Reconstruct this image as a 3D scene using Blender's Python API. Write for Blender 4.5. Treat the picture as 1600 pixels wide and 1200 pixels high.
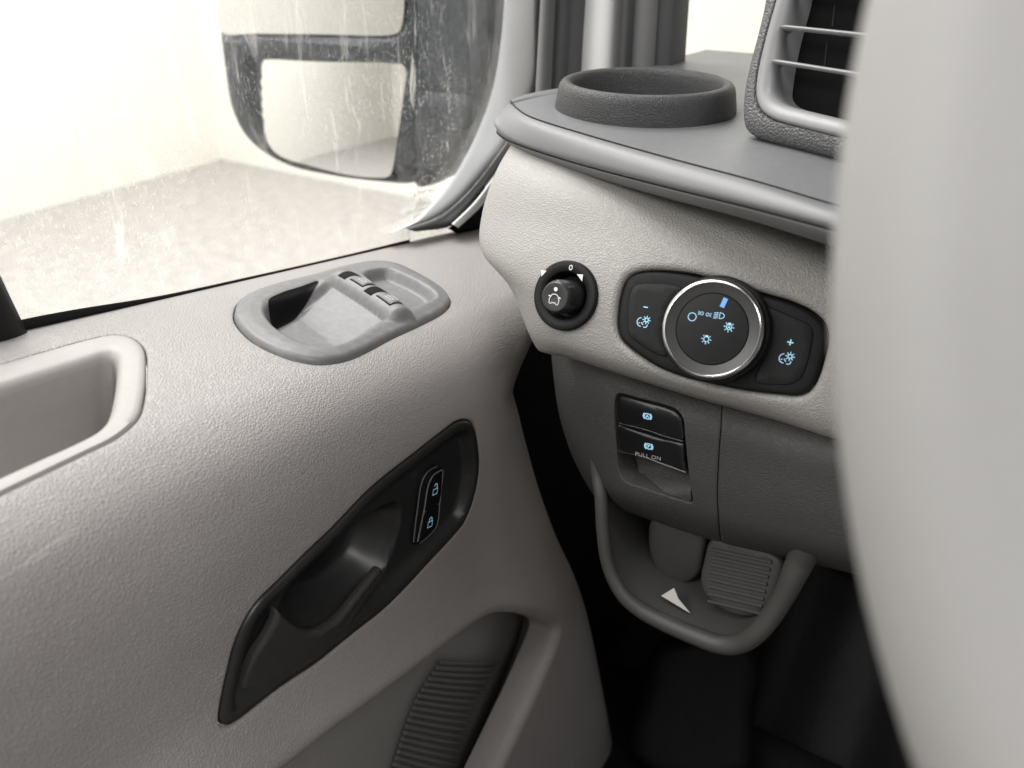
import bpy, bmesh, math
import numpy as np
from mathutils import Vector, Matrix
from mathutils.bvhtree import BVHTree
from mathutils.geometry import delaunay_2d_cdt

rad = math.radians
scene = bpy.context.scene
for o in list(bpy.data.objects):
    bpy.data.objects.remove(o)

# ------------------------------------------------------------------ camera
# world axes: x to the passenger side, y to the front of the van, z up;
# the camera (driver's head) is the origin, the garage floor is at z = -1.5
FPX, YAW, PITCH = 1256.0, rad(32), rad(30)
cam_data = bpy.data.cameras.new('camera')
cam = bpy.data.objects.new('camera', cam_data)
scene.collection.objects.link(cam)
cam.location = (0, 0, 0)
cam.rotation_euler = (rad(90) - PITCH, 0, YAW)
cam_data.sensor_width = 36.0
cam_data.lens = FPX / 1600 * 36.0
cam_data.clip_start = 0.01
cam_data.clip_end = 100
cam_data.dof.use_dof = True
cam_data.dof.focus_distance = 0.44
cam_data.dof.aperture_fstop = 8.0
scene.camera = cam

# ------------------------------------------------------------------ light
world = bpy.data.worlds.new('World')
scene.world = world
world.use_nodes = True
bg = world.node_tree.nodes['Background']
bg.inputs[0].default_value = (1.0, 0.985, 0.975, 1)
bg.inputs[1].default_value = 0.16

def area(name, loc, target, size, power, col=(1, 0.985, 0.97)):
    l = bpy.data.lights.new(name, 'AREA')
    l.shape = 'RECTANGLE'
    l.size, l.size_y = size
    l.energy = power
    l.color = col
    o = bpy.data.objects.new(name, l)
    scene.collection.objects.link(o)
    o.location = loc
    o.rotation_euler = (Vector(target) - Vector(loc)).to_track_quat('-Z', 'Y').to_euler()
    return o

area('unseen_lamp', (-2.6, 1.6, 2.6), (-2.6, 1.61, -1.5), (3.0, 3.0), 330)  # garage ceiling light, out of view
area('unseen_lamp', (-2.6, -3.6, 2.6), (-2.6, -3.61, -1.5), (3.0, 3.0), 330)  # out-of-view garage light, added to brighten the rear wall for the mirror
area('unseen_lamp', (-0.55, -0.30, 1.7), (-0.25, 0.35, -0.2), (1.3, 1.0), 19)  # added overhead fill for the roofless cab; no such lamp there
area('unseen_lamp', (0.95, -0.35, 1.15), (-0.2, 0.25, -0.3), (0.9, 0.7), 23)  # added fill from the right, in place of passenger-window light
scene.view_settings.view_transform = 'Standard'
scene.view_settings.look = 'None'
scene.view_settings.gamma = 1.0
scene.view_settings.exposure = 0.0
scene.view_settings.use_curve_mapping = False
scene.cycles.max_bounces = 8
scene.cycles.transparent_max_bounces = 12

# ------------------------------------------------------------------ geometry helpers
V3 = lambda *a: np.array(a, float)
FWD = V3(-math.sin(YAW) * math.cos(PITCH), math.cos(YAW) * math.cos(PITCH), -math.sin(PITCH))
RGT = V3(math.cos(YAW), math.sin(YAW), 0)
UPV = np.cross(RGT, FWD)

def unit(v):
    v = np.asarray(v, float)
    return v / np.linalg.norm(v, axis=-1, keepdims=True)
def ray(x, y):
    return FWD + RGT * ((x - 800) / FPX) + UPV * ((600 - y) / FPX)
def atX(x, y, X): d = ray(x, y); return d * (X / d[0])
def atY(x, y, Y): d = ray(x, y); return d * (Y / d[1])
def atZ(x, y, Z): d = ray(x, y); return d * (Z / d[2])
def atP(x, y, n, c):                       # plane n.p = c
    d = ray(x, y); return d * (c / np.dot(n, d))

def cr(pts, n=None, closed=False, step=None, even=True):
    """Catmull-Rom curve through pts."""
    P = np.asarray(pts, float)
    if closed:
        Q = np.vstack([P[-1], P, P[0], P[1]])
    else:
        Q = np.vstack([2 * P[0] - P[1], P, 2 * P[-1] - P[-2]])
    out = []
    K = 14
    for i in range(1, len(Q) - 2):
        a, b, c, d = Q[i - 1:i + 3]
        ta = max(np.linalg.norm(b - a), 1e-9) ** .5
        tb = max(np.linalg.norm(c - b), 1e-9) ** .5
        tc = max(np.linalg.norm(d - c), 1e-9) ** .5
        m1 = (c - b) + tb * ((b - a) / ta - (c - a) / (ta + tb))
        m2 = (c - b) + tb * ((d - c) / tc - (d - b) / (tb + tc))
        for k in range(K):
            t = k / K
            out.append((2*t**3-3*t*t+1)*b + (t**3-2*t*t+t)*m1 + (-2*t**3+3*t*t)*c + (t**3-t*t)*m2)
    if not closed:
        out.append(Q[-2])
    out = np.array(out)
    if not even:                            # keep the control points' own spacing
        s = np.linspace(0, len(out) - 1, n)
        i = np.clip(s.astype(int), 0, len(out) - 2); f = (s - i)[:, None]
        return out[i] * (1 - f) + out[i + 1] * f
    L = np.vstack([out, out[:1]]) if closed else out
    ds = np.r_[0, np.cumsum(np.linalg.norm(np.diff(L, axis=0), axis=1))]
    if n is None:
        n = max(8, int(round(ds[-1] / step)))
    s = np.linspace(0, ds[-1], n + 1)[:-1] if closed else np.linspace(0, ds[-1], n)
    return np.stack([np.interp(s, ds, L[:, k]) for k in range(L.shape[1])], 1)

def loft(rows, nu, nv):
    R = [cr(r, nu, even=False) for r in rows]
    return np.stack([cr(np.array([r[i] for r in R]), nv, even=False) for i in range(nu)], 1)

def sdf(poly, P):
    """signed distance, positive inside."""
    P = np.asarray(P, float); out = np.empty(len(P))
    A = poly; B = np.roll(poly, -1, 0); E = B - A; ee = (E * E).sum(1) + 1e-18
    for s in range(0, len(P), 4000):
        Q = P[s:s + 4000]
        W = Q[:, None] - A[None]
        t = np.clip((W * E[None]).sum(2) / ee, 0, 1)
        d = np.sqrt((((W - t[..., None] * E[None])) ** 2).sum(2)).min(1)
        y = Q[:, 1:2]; cond = (A[None, :, 1] > y) != (B[None, :, 1] > y)
        with np.errstate(divide='ignore', invalid='ignore'):
            xi = A[None, :, 0] + (y - A[None, :, 1]) / (B - A)[None, :, 1] * E[None, :, 0]
        ins = (cond & (Q[:, 0:1] < xi)).sum(1) % 2 == 1
        out[s:s + 4000] = np.where(ins, d, -d)
    return out

def area2(p): return 0.5 * np.sum(p[:, 0] * np.roll(p[:, 1], -1) - np.roll(p[:, 0], -1) * p[:, 1])
def offset(poly, d):
    """move a closed outline outward by d."""
    t = unit(np.roll(poly, -1, 0) - np.roll(poly, 1, 0))
    n = np.stack([t[:, 1], -t[:, 0]], 1)
    if area2(poly) < 0: n = -n
    return poly + n * d
rnd = lambda d, r: np.sqrt(np.clip(1 - (1 - np.clip(d / r, 0, 1)) ** 2, 0, 1))
def sst(a, b, x):
    t = np.clip((x - a) / (b - a), 0, 1); return t * t * (3 - 2 * t)

class Fr:
    """a plane in the place: origin, normal to the viewer, up."""
    def __init__(s, o, n, up=(0, 0, 1)):
        s.o = np.asarray(o, float); s.n = unit(n)
        up = np.asarray(up, float); s.ey = unit(up - s.n * np.dot(up, s.n)); s.ex = np.cross(s.ey, s.n)
    def w(s, p, q, h=0.0):
        p, q, h = np.broadcast_arrays(np.asarray(p, float), np.asarray(q, float), np.asarray(h, float))
        return s.o + p[..., None] * s.ex + q[..., None] * s.ey + h[..., None] * s.n
    def proj(s, P):
        D = np.asarray(P, float) - s.o; return np.stack([D @ s.ex, D @ s.ey], -1)
    def px(s, x, y, h=0.0):
        return s.proj(atP(x, y, s.n, np.dot(s.n, s.o) + h))
    def pxs(s, L, h=0.0): return np.array([s.px(x, y, h) for x, y in L])

# ------------------------------------------------------------------ object helpers
COL = scene.collection
def link(o, parent=None):
    COL.objects.link(o)
    if parent is not None:
        o.parent = parent
    return o
def thing(name, label, cat, group=None):
    o = bpy.data.objects.new(name, None); o.empty_display_size = .05
    o['label'] = label; o['category'] = cat
    if group: o['group'] = group
    return link(o)
def part(name, parent):
    return link(bpy.data.objects.new(name, None), parent)
def mesh(name, verts, faces, m, parent=None, sharp=40, flip_to=None, merge=0.0, label=None):
    me = bpy.data.meshes.new(name)
    me.from_pydata([tuple(map(float, v)) for v in verts], [], [tuple(map(int, f)) for f in faces])
    if merge or flip_to is not None:
        bm = bmesh.new(); bm.from_mesh(me)
        if merge: bmesh.ops.remove_doubles(bm, verts=bm.verts, dist=merge)
        if flip_to is not None:
            bmesh.ops.recalc_face_normals(bm, faces=bm.faces)
            tot = sum(f.calc_area() * f.normal.dot(Vector(flip_to) - f.calc_center_median()) for f in bm.faces)
            if tot < 0: bmesh.ops.reverse_faces(bm, faces=bm.faces)
        bm.to_mesh(me); bm.free()
    me.validate()
    me.shade_smooth()
    if sharp: me.set_sharp_from_angle(angle=rad(sharp))
    if m: me.materials.append(m)
    o = bpy.data.objects.new(name, me)
    if label: o['label'] = label
    return link(o, parent)

def gridfaces(nv, nu, closed=False, base=0):
    F = []
    for i in range(nv - 1):
        for j in range(nu if closed else nu - 1):
            k = (j + 1) % nu
            F.append((base + i*nu + j, base + i*nu + k, base + (i+1)*nu + k, base + (i+1)*nu + j))
    return F
def gridmesh(name, G, m, parent=None, closed=False, sharp=40, **kw):
    nv, nu = G.shape[:2]
    return mesh(name, G.reshape(-1, 3), gridfaces(nv, nu, closed), m, parent, sharp, flip_to=kw.pop('flip_to', (0, 0, 0)), **kw)

def cdt(points, loops):
    """triangulate points + closed loops (index lists)."""
    edges = [(l[i], l[(i + 1) % len(l)]) for l in loops for i in range(len(l))]
    r = delaunay_2d_cdt([Vector(map(float, p)) for p in points], edges, [], 0, 1e-9)
    return np.array([tuple(v) for v in r[0]]), np.array([tuple(f) for f in r[2]], int)

def hfield(name, fr, poly, hf, res, m, parent=None, base=None, skirt=0.004, rings=(), sharp=40, extra=(), label=None):
    """relief over the plane fr inside the outline poly; hf(p, q, d) with d the distance from the outline."""
    lo, hi = poly.min(0), poly.max(0)
    gx, gy = np.meshgrid(np.arange(lo[0], hi[0], res), np.arange(lo[1], hi[1], res))
    gx[::2] += res / 2
    g = np.stack([gx.ravel(), gy.ravel()], 1)
    rmax = max(rings) if len(rings) else 0
    g = g[sdf(poly, g) > max(res * .6, rmax + res * .5)]
    pts = [poly, g]
    for k in rings:
        r = offset(poly, -k); r = r[np.abs(sdf(poly, r) - k) < k * .12]
        pts.append(r)
    for e in extra: pts.append(np.asarray(e))
    pts = np.vstack(pts)
    v, f = cdt(pts, [list(range(len(poly)))])
    f = f[sdf(poly, v[f].mean(1)) > 0]
    d = np.maximum(sdf(poly, v), 0)
    h = hf(v[:, 0], v[:, 1], d)
    b = 0.0
    if base is not None: b = base(v)
    W = fr.w(v[:, 0], v[:, 1], h + b)
    F = [tuple(t) for t in f]
    if skirt:
        n0 = len(W); idx = []
        hp = hf(poly[:, 0], poly[:, 1], np.zeros(len(poly)))
        bp = base(poly) if base is not None else 0.0
        S = np.vstack([fr.w(poly[:, 0], poly[:, 1], hp + bp), fr.w(poly[:, 0], poly[:, 1], hp + bp - skirt)])
        W = np.vstack([W, S]); N = len(poly)
        F += [(n0 + i, n0 + (i+1) % N, n0 + N + (i+1) % N, n0 + N + i) for i in range(N)]
    c = fr.o + fr.n * 1.0
    return mesh(name, W, F, m, parent, sharp, flip_to=c, merge=2e-6, label=label)

class Surf:
    """a curved panel given by a grid of points; holes are cut along outlines."""
    def __init__(s, G, toward=(0, 0, 0)):
        s.G = G; nv, nu = G.shape[:2]; s.nv, s.nu = nv, nu
        s.tri = []
        for i in range(nv - 1):
            for j in range(nu - 1):
                a, b, c, d = i*nu+j, i*nu+j+1, (i+1)*nu+j+1, (i+1)*nu+j
                s.tri += [(a, b, c), (a, c, d)]
        s.P = G.reshape(-1, 3)
        s.bvh = BVHTree.FromPolygons([Vector(p) for p in s.P], s.tri)
        du = np.gradient(G, axis=1); dv = np.gradient(G, axis=0)
        N = unit(np.cross(du, dv) + 1e-12)
        if ((np.asarray(toward) - G) * N).sum() < 0: N = -N
        s.N = N
    def hit(s, o, d):
        loc, n, i, t = s.bvh.ray_cast(Vector(o), Vector(unit(d)))
        if loc is None: return None
        a, b, c = s.tri[i]; p = np.array(loc)
        A, B, C = s.P[a], s.P[b], s.P[c]
        M = np.stack([B - A, C - A], 1)
        k = np.linalg.lstsq(M, p - A, rcond=None)[0]
        uv = lambda q: np.array([q % s.nu, q // s.nu], float)
        return p, uv(a) + k[0] * (uv(b) - uv(a)) + k[1] * (uv(c) - uv(a))
    def at(s, uv, A=None):
        A = s.G if A is None else A
        u = np.clip(uv[:, 0], 0, s.nu - 1.001); v = np.clip(uv[:, 1], 0, s.nv - 1.001)
        i, j = v.astype(int), u.astype(int); fv, fu = (v - i)[:, None], (u - j)[:, None]
        return (A[i, j]*(1-fu)*(1-fv) + A[i, j+1]*fu*(1-fv) + A[i+1, j]*(1-fu)*fv + A[i+1, j+1]*fu*fv)
    def cam(s, x, y):
        h = s.hit((0, 0, 0), ray(x, y))
        if h is None: raise ValueError('no hit %s %s' % (x, y))
        return h[0]
    def base(s, fr):
        def f(v):
            out = []
            last = 0.0
            for p, q in v:
                h = s.hit(fr.w(p, q, .08), -fr.n)
                if h is not None: last = float(np.dot(h[0] - fr.o, fr.n))
                out.append(last)
            return np.array(out)
        return f
    def loop_uv(s, fr, poly):
        L = []
        for p, q in poly:
            h = s.hit(fr.w(p, q, .08), -fr.n)
            if h is not None: L.append(h[1])
        return np.array(L)
    def build(s, name, holes, m, parent, roll=.0015, depth=.006, sharp=50):
        su = np.linalg.norm(np.diff(s.G, axis=1), axis=2).mean(); sv = np.linalg.norm(np.diff(s.G, axis=0), axis=2).mean()
        sc = np.array([su, sv])
        jj, ii = np.meshgrid(np.arange(s.nu), np.arange(s.nv))
        g = np.stack([jj.ravel(), ii.ravel()], 1).astype(float)
        keep = np.ones(len(g), bool); loops = []; pts = []
        hs = [h[0] if isinstance(h, tuple) else h for h in holes]
        for h in hs:
            dd = sdf(h * sc, g * sc); keep &= dd < -min(su, sv) * .35
        border = (g[:, 0] == 0) | (g[:, 0] == s.nu - 1) | (g[:, 1] == 0) | (g[:, 1] == s.nv - 1)
        pts = [g[keep]]; n = len(pts[0])
        for h in hs:
            loops.append(list(range(n, n + len(h)))); pts.append(h); n += len(h)
        v, f = cdt(np.vstack(pts) * sc, loops); v = v / sc
        cen = v[f].mean(1) * sc
        ok = np.ones(len(f), bool)
        for h in hs: ok &= sdf(h * sc, cen) < 0
        f = f[ok]
        W = s.at(v); F = [tuple(t) for t in f]
        for hh in holes:
            h, r, dp = (hh if isinstance(hh, tuple) else (hh, roll, depth))
            P = s.at(h); N = unit(s.at(h, s.N)); T = unit(np.roll(P, -1, 0) - np.roll(P, 1, 0))
            S = np.cross(N, T)
            # S must point into the hole
            c = P.mean(0)
            if np.sum(S * (c - P)) < 0: S = -S
            rows = [P]
            for k in range(1, 6):
                a = k / 5 * math.pi / 2
                rows.append(P + S * r * math.sin(a) - N * r * (1 - math.cos(a)))
            rows.append(P + S * r - N * (r + dp))
            b = len(W); M = len(P)
            W = np.vstack([W] + rows)
            F += gridfaces(len(rows), M, True, b)
        return mesh(name, W, F, m, parent, sharp, flip_to=(0, 0, 0), merge=2e-6)

def ringloft(name, fr, A, B, prof, m, parent, n=200, base=None, sharp=45, cap=False):
    """a moulding between two outlines with the same number of control points; prof = (t, height), t from A to B."""
    a, b = cr(A, n, closed=True, even=False), cr(B, n, closed=True, even=False)
    ba = base(a) if base is not None else np.zeros(n); bb_ = base(b) if base is not None else np.zeros(n)
    V = []
    for t, h in prof:
        tt = min(max(t, 0), 1.0); p = a + (b - a) * t
        V.append(fr.w(p[:, 0], p[:, 1], h + ba * (1 - tt) + bb_ * tt))
    F = gridfaces(len(prof), n, True)
    if cap: F.append(tuple((len(prof) - 1) * n + k for k in range(n)))
    return mesh(name, np.vstack(V), F, m, parent, sharp, flip_to=fr.o + fr.n)

def lathe(name, fr, c, prof, m, parent, seg=64, sharp=35, radial=None, label=None):
    cap = prof[-1][0] < .0021
    V = []; F = []
    for i, (r, h) in enumerate(prof):
        for k in range(seg):
            a = 2 * math.pi * k / seg
            rr, hh = (r, h) if radial is None else radial(r, h, a)
            V.append(fr.w(c[0] + rr * math.cos(a), c[1] + rr * math.sin(a), hh))
    F = gridfaces(len(prof), seg, True)
    if cap:
        F.append(tuple((len(prof) - 1) * seg + k for k in range(seg)))
    return mesh(name, V, F, m, parent, sharp, flip_to=None, merge=0, label=label)

def tube(name, path, radii, m, parent=None, seg=16, flat=1.0, side=None, closed=False, sharp=40):
    """sweep an ellipse along a 3D path; flat scales it along 'side'."""
    P = np.asarray(path, float); n = len(P)
    T = unit(np.roll(P, -1, 0) - np.roll(P, 1, 0)) if closed else unit(np.gradient(P, axis=0))
    if side is None: side = V3(0, 0, 1)
    V = []
    for i in range(n):
        a = unit(np.cross(T[i], side)); b = np.cross(a, T[i])
        r = radii[i] if hasattr(radii, '__len__') else radii
        for k in range(seg):
            t = 2 * math.pi * k / seg
            V.append(P[i] + a * r * math.cos(t) + b * r * flat * math.sin(t))
    V = np.array(V)
    F = gridfaces(n, seg, True)
    if closed: F += [((n-1)*seg + k, (n-1)*seg + (k+1) % seg, (k+1) % seg, k) for k in range(seg)]
    else: F += [tuple(range(seg))[::-1], tuple((n-1)*seg + k for k in range(seg))]
    o = mesh(name, V, F, m, parent, sharp)
    bm = bmesh.new(); bm.from_mesh(o.data); bmesh.ops.recalc_face_normals(bm, faces=bm.faces); bm.to_mesh(o.data); bm.free()
    return o

def strokes(name, fr, lines, width, h, m, parent, origin=(0, 0), scale=1.0, rot=0.0, polys=()):
    """a printed symbol: ribbons along polylines plus filled polygons, in frame units."""
    V = []; F = []
    cs, sn = math.cos(rot), math.sin(rot)
    def tr(p): return np.array([origin[0] + scale * (p[0]*cs - p[1]*sn), origin[1] + scale * (p[0]*sn + p[1]*cs)])
    for L in lines:
        P = np.array([tr(p) for p in L]); closed = np.allclose(P[0], P[-1]) and len(P) > 2
        if closed: P = P[:-1]
        n = len(P)
        T = np.roll(P, -1, 0) - np.roll(P, 1, 0) if closed else np.gradient(P, axis=0)
        T = unit(T); N = np.stack([-T[:, 1], T[:, 0]], 1) * width / 2
        b = len(V)
        V += list(fr.w(P[:, 0] + N[:, 0], P[:, 1] + N[:, 1], h)) + list(fr.w(P[:, 0] - N[:, 0], P[:, 1] - N[:, 1], h))
        for i in range(n if closed else n - 1):
            j = (i + 1) % n
            F.append((b + i, b + n + i, b + n + j, b + j))
    for L in polys:
        P = np.array([tr(p) for p in L]); b = len(V)
        if area2(P) < 0: P = P[::-1]
        V += list(fr.w(P[:, 0], P[:, 1], h)); F.append(tuple(range(b, b + len(P))))
    return mesh(name, V, F, m, parent, 0)

def text(name, body, fr, c, size, h, m, parent, rot=0.0, mirror=False, spacing=1.0, thick=0.0):
    cu = bpy.data.curves.new(name, 'FONT'); cu.body = body; cu.size = size
    cu.align_x = 'CENTER'; cu.align_y = 'CENTER'; cu.space_character = spacing; cu.offset = thick
    t = bpy.data.objects.new(name, cu); COL.objects.link(t)
    dg = bpy.context.evaluated_depsgraph_get()
    me = bpy.data.meshes.new_from_object(t.evaluated_get(dg))
    bpy.data.objects.remove(t); bpy.data.curves.remove(cu)
    cs, sn = math.cos(rot), math.sin(rot)
    for v in me.vertices:
        x, y = (-v.co.x if mirror else v.co.x), v.co.y
        v.co = Vector(fr.w(c[0] + x*cs - y*sn, c[1] + x*sn + y*cs, h))
    me.materials.clear(); me.materials.append(m)
    return link(bpy.data.objects.new(name, me), parent)

def circ(r, n=28, a0=0, a1=360, c=(0, 0), ry=None):
    ry = ry or r
    return [(c[0] + r*math.cos(rad(a0 + (a1-a0)*k/n)), c[1] + ry*math.sin(rad(a0 + (a1-a0)*k/n))) for k in range(n + 1)]

# ------------------------------------------------------------------ materials
def nodes(name):
    m = bpy.data.materials.new(name); m.use_nodes = True
    nt = m.node_tree; return m, nt, nt.nodes['Principled BSDF']
def N(nt, t, **kw):
    n = nt.nodes.new(t)
    for k, v in kw.items():
        if k.startswith('i_'):
            key = k[2:]; key = int(key) if key.isdigit() else key
            n.inputs[key].default_value = v
        else: setattr(n, k, v)
    return n
def plastic(name, col, rough=.5, grain=0, depth=.0003, fine=0, fine_depth=.00005, mottle=.06, spec=.5, dust=0.0, coat=0, scuff=0.0):
    """moulded plastic: leather-like grain of cells (grain per metre), fine spark, slight unevenness."""
    m, nt, b = nodes(name); L = nt.links.new
    tc = N(nt, 'ShaderNodeTexCoord')
    n1 = N(nt, 'ShaderNodeTexNoise', i_Scale=14.0, i_Detail=5.0)
    L(tc.outputs['Object'], n1.inputs['Vector'])
    mr = N(nt, 'ShaderNodeMapRange'); mr.inputs['To Min'].default_value = 1 - mottle; mr.inputs['To Max'].default_value = 1 + mottle
    L(n1.outputs['Fac'], mr.inputs['Value'])
    mx = N(nt, 'ShaderNodeMix', data_type='RGBA', blend_type='MULTIPLY'); mx.inputs['Factor'].default_value = 1
    mx.inputs['A'].default_value = (*col, 1); L(mr.outputs['Result'], mx.inputs['B'])
    colout = mx.outputs['Result']
    if dust:
        n2 = N(nt, 'ShaderNodeTexNoise', i_Scale=190.0, i_Detail=6.0, i_Roughness=.7)
        L(tc.outputs['Object'], n2.inputs['Vector'])
        m2 = N(nt, 'ShaderNodeMapRange'); m2.inputs['From Min'].default_value = .45; m2.inputs['From Max'].default_value = .75
        m2.inputs['To Max'].default_value = dust; L(n2.outputs['Fac'], m2.inputs['Value'])
        dx = N(nt, 'ShaderNodeMix', data_type='RGBA'); L(m2.outputs['Result'], dx.inputs['Factor'])
        L(colout, dx.inputs['A']); dx.inputs['B'].default_value = (.55, .53, .5, 1); colout = dx.outputs['Result']
    if scuff:                                  # faint rubbed marks and short scratches
        for sc_, lo_, hi_, col_ in (((8, 3, 60), .66, .74, (.62, .60, .58, 1)), ((5, 5, 4), .52, .80, (.20, .185, .18, 1))):
            mp = N(nt, 'ShaderNodeMapping'); mp.inputs['Scale'].default_value = sc_; mp.inputs['Rotation'].default_value = (.5, .3, .7)
            L(tc.outputs['Object'], mp.inputs['Vector'])
            ns = N(nt, 'ShaderNodeTexNoise', i_Scale=2.2, i_Detail=6.0, i_Roughness=.65); L(mp.outputs['Vector'], ns.inputs['Vector'])
            rs = N(nt, 'ShaderNodeMapRange'); rs.inputs['From Min'].default_value = lo_; rs.inputs['From Max'].default_value = hi_
            rs.inputs['To Max'].default_value = scuff; L(ns.outputs['Fac'], rs.inputs['Value'])
            xs = N(nt, 'ShaderNodeMix', data_type='RGBA'); L(rs.outputs['Result'], xs.inputs['Factor']); L(colout, xs.inputs['A'])
            xs.inputs['B'].default_value = col_; colout = xs.outputs['Result']
    L(colout, b.inputs['Base Color'])
    b.inputs['Specular IOR Level'].default_value = spec
    rr = N(nt, 'ShaderNodeMapRange'); rr.inputs['To Min'].default_value = rough - .06; rr.inputs['To Max'].default_value = rough + .08
    L(n1.outputs['Fac'], rr.inputs['Value']); L(rr.outputs['Result'], b.inputs['Roughness'])
    if coat: b.inputs['Coat Weight'].default_value = coat; b.inputs['Coat Roughness'].default_value = .15
    last = None
    if grain:
        wn = N(nt, 'ShaderNodeTexNoise', i_Scale=grain * .5, i_Detail=1.0)
        L(tc.outputs['Object'], wn.inputs['Vector'])
        ad = N(nt, 'ShaderNodeMix', data_type='RGBA', blend_type='LINEAR_LIGHT'); ad.inputs['Factor'].default_value = .32 / grain
        L(tc.outputs['Object'], ad.inputs['A']); L(wn.outputs['Color'], ad.inputs['B'])
        ve = N(nt, 'ShaderNodeTexVoronoi', feature='DISTANCE_TO_EDGE'); ve.inputs['Scale'].default_value = grain
        L(ad.outputs['Result'], ve.inputs['Vector'])
        me_ = N(nt, 'ShaderNodeMapRange', interpolation_type='SMOOTHSTEP'); me_.inputs['From Max'].default_value = .30; L(ve.outputs['Distance'], me_.inputs['Value'])
        v2 = N(nt, 'ShaderNodeTexNoise', i_Scale=grain * .9, i_Detail=2.0); L(tc.outputs['Object'], v2.inputs['Vector'])
        sb = N(nt, 'ShaderNodeMath', operation='ADD'); L(me_.outputs['Result'], sb.inputs[0]); L(v2.outputs['Fac'], sb.inputs[1])
        bp = N(nt, 'ShaderNodeBump'); bp.inputs['Distance'].default_value = depth; bp.inputs['Strength'].default_value = 1
        L(sb.outputs['Value'], bp.inputs['Height']); last = bp
    if fine:
        fn = N(nt, 'ShaderNodeTexNoise', i_Scale=float(fine), i_Detail=3.0, i_Roughness=.6)
        L(tc.outputs['Object'], fn.inputs['Vector'])
        bf = N(nt, 'ShaderNodeBump'); bf.inputs['Distance'].default_value = fine_depth; bf.inputs['Strength'].default_value = 1
        L(fn.outputs['Fac'], bf.inputs['Height'])
        if last: L(last.outputs['Normal'], bf.inputs['Normal'])
        last = bf
    if last: L(last.outputs['Normal'], b.inputs['Normal'])
    return m
def plain(name, col, rough=.5, metal=0.0, spec=.5, emit=0.0):
    m, nt, b = nodes(name)
    b.inputs['Base Color'].default_value = (*col, 1); b.inputs['Roughness'].default_value = rough
    b.inputs['Metallic'].default_value = metal; b.inputs['Specular IOR Level'].default_value = spec
    if emit:
        b.inputs['Emission Color'].default_value = (*col, 1); b.inputs['Emission Strength'].default_value = emit
    return m

M = {}
M['trim'] = plastic('grained_grey_trim', (.30, .281, .274), .45, scuff=.35, grain=640, depth=.00021, fine=2600, fine_depth=.00004, mottle=.05)
M['dash'] = plastic('grained_grey_dash', (.315, .305, .293), .46, scuff=.2, grain=680, depth=.00020, fine=2600, fine_depth=.00004, mottle=.05)
M['trim_smooth'] = plastic('smooth_grey_trim', (.32, .302, .291), .48, fine=3000, fine_depth=.00002, mottle=.05, dust=.08)
M['lower'] = plastic('grained_grey_shaded', (.046, .045, .043), .55, grain=900, depth=.0002, fine=2600, fine_depth=.00003)  # same plastic as the dash, with the shade below it put into the colour
M['pocket'] = plastic('pocket_grey', (.24, .23, .22), .5, grain=900, depth=.0001, fine=2600, fine_depth=.00003)
M['grille'] = plastic('grille_grey', (.13, .125, .12), .5, fine=2600)
M['cubby'] = plastic('cubby_grey', (.055, .054, .051), .5, fine=1500, fine_depth=.00004)
M['top'] = plastic('dark_dash_top', (.125, .126, .134), .44, fine=1700, fine_depth=.00012, mottle=.08, dust=.06)
M['edge'] = plastic('dark_edge_pad', (.135, .135, .140), .45, fine=1900, fine_depth=.00006, mottle=.05)
M['ring'] = plastic('dark_cup_ring', (.034, .034, .036), .45, grain=900, depth=.00022, fine=2400, fine_depth=.00004)
M['pod'] = plastic('grained_vent_pod', (.12, .12, .123), .42, grain=520, depth=.00045)
M['satin'] = plastic('satin_grey', (.25, .25, .256), .38, mottle=.03)
M['switch'] = plastic('dusty_switch_panel', (.135, .133, .136), .46, fine=2400, fine_depth=.00002, mottle=.05, dust=.13)
M['black'] = plastic('black_plastic', (.009, .009, .0095), .45, fine=2200, fine_depth=.00004, mottle=.1, dust=.003, spec=.18)
M['black_soft'] = plastic('black_satin', (.011, .011, .0115), .42, fine=2600, fine_depth=.00002, mottle=.1, dust=.004, spec=.2)
M['handle'] = plastic('dark_satin_handle', (.040, .038, .037), .28, fine=2600, fine_depth=.00002, mottle=.08, dust=.015)
M['bezel'] = plastic('dark_bezel', (.017, .0165, .0165), .38, fine=2600, fine_depth=.00002, mottle=.08, dust=.012)
M['unlit'] = plain('unlit_black', (.004, .004, .005), .7, spec=.1)  # near-black; the darkness of openings and gaps is put into the colour
M['gloss'] = plastic('black_button', (.007, .007, .008), .30, mottle=.1, dust=.004, spec=.3)
M['rubber'] = plastic('black_rubber', (.005, .005, .0055), .55, fine=900, fine_depth=.0001, mottle=.3, spec=.25)
M['mat'] = plastic('rubber_floor', (.007, .007, .0075), .5, fine=120, fine_depth=.0008, mottle=.5, dust=.008, spec=.2)
M['chrome'] = plain('satin_chrome', (.62, .62, .63), .22, 1.0)
M['chrome_dark'] = plain('dark_chrome', (.20, .20, .205), .34, .9)
M['ring_face'] = plastic('satin_dark_ring', (.030, .030, .031), .40, mottle=.05)
M['edge_metal'] = plain('edge_trim_metal', (.30, .30, .31), .3, .6)  # mid-grey metal for the lock button edges
M['knurl'] = plastic('knob_black', (.022, .022, .023), .36, mottle=.08)
M['blue'] = plain('blue_symbol', (.36, .64, .85), .5, emit=.28)
M['bluebar'] = plain('blue_mark', (.16, .33, .72), .5, emit=.15)
M['white'] = plain('white_symbol', (.82, .82, .80), .5)
M['grey_print'] = plain('grey_print', (.40, .40, .40), .5)
M['leak'] = plain('pale_leak', (.62, .60, .57), .7)  # pale colour standing for light coming through the cubby
M['wheel'] = plastic('grey_wheel_leather', (.25, .246, .242), .55, fine=700, fine_depth=.0001, mottle=.18)
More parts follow.
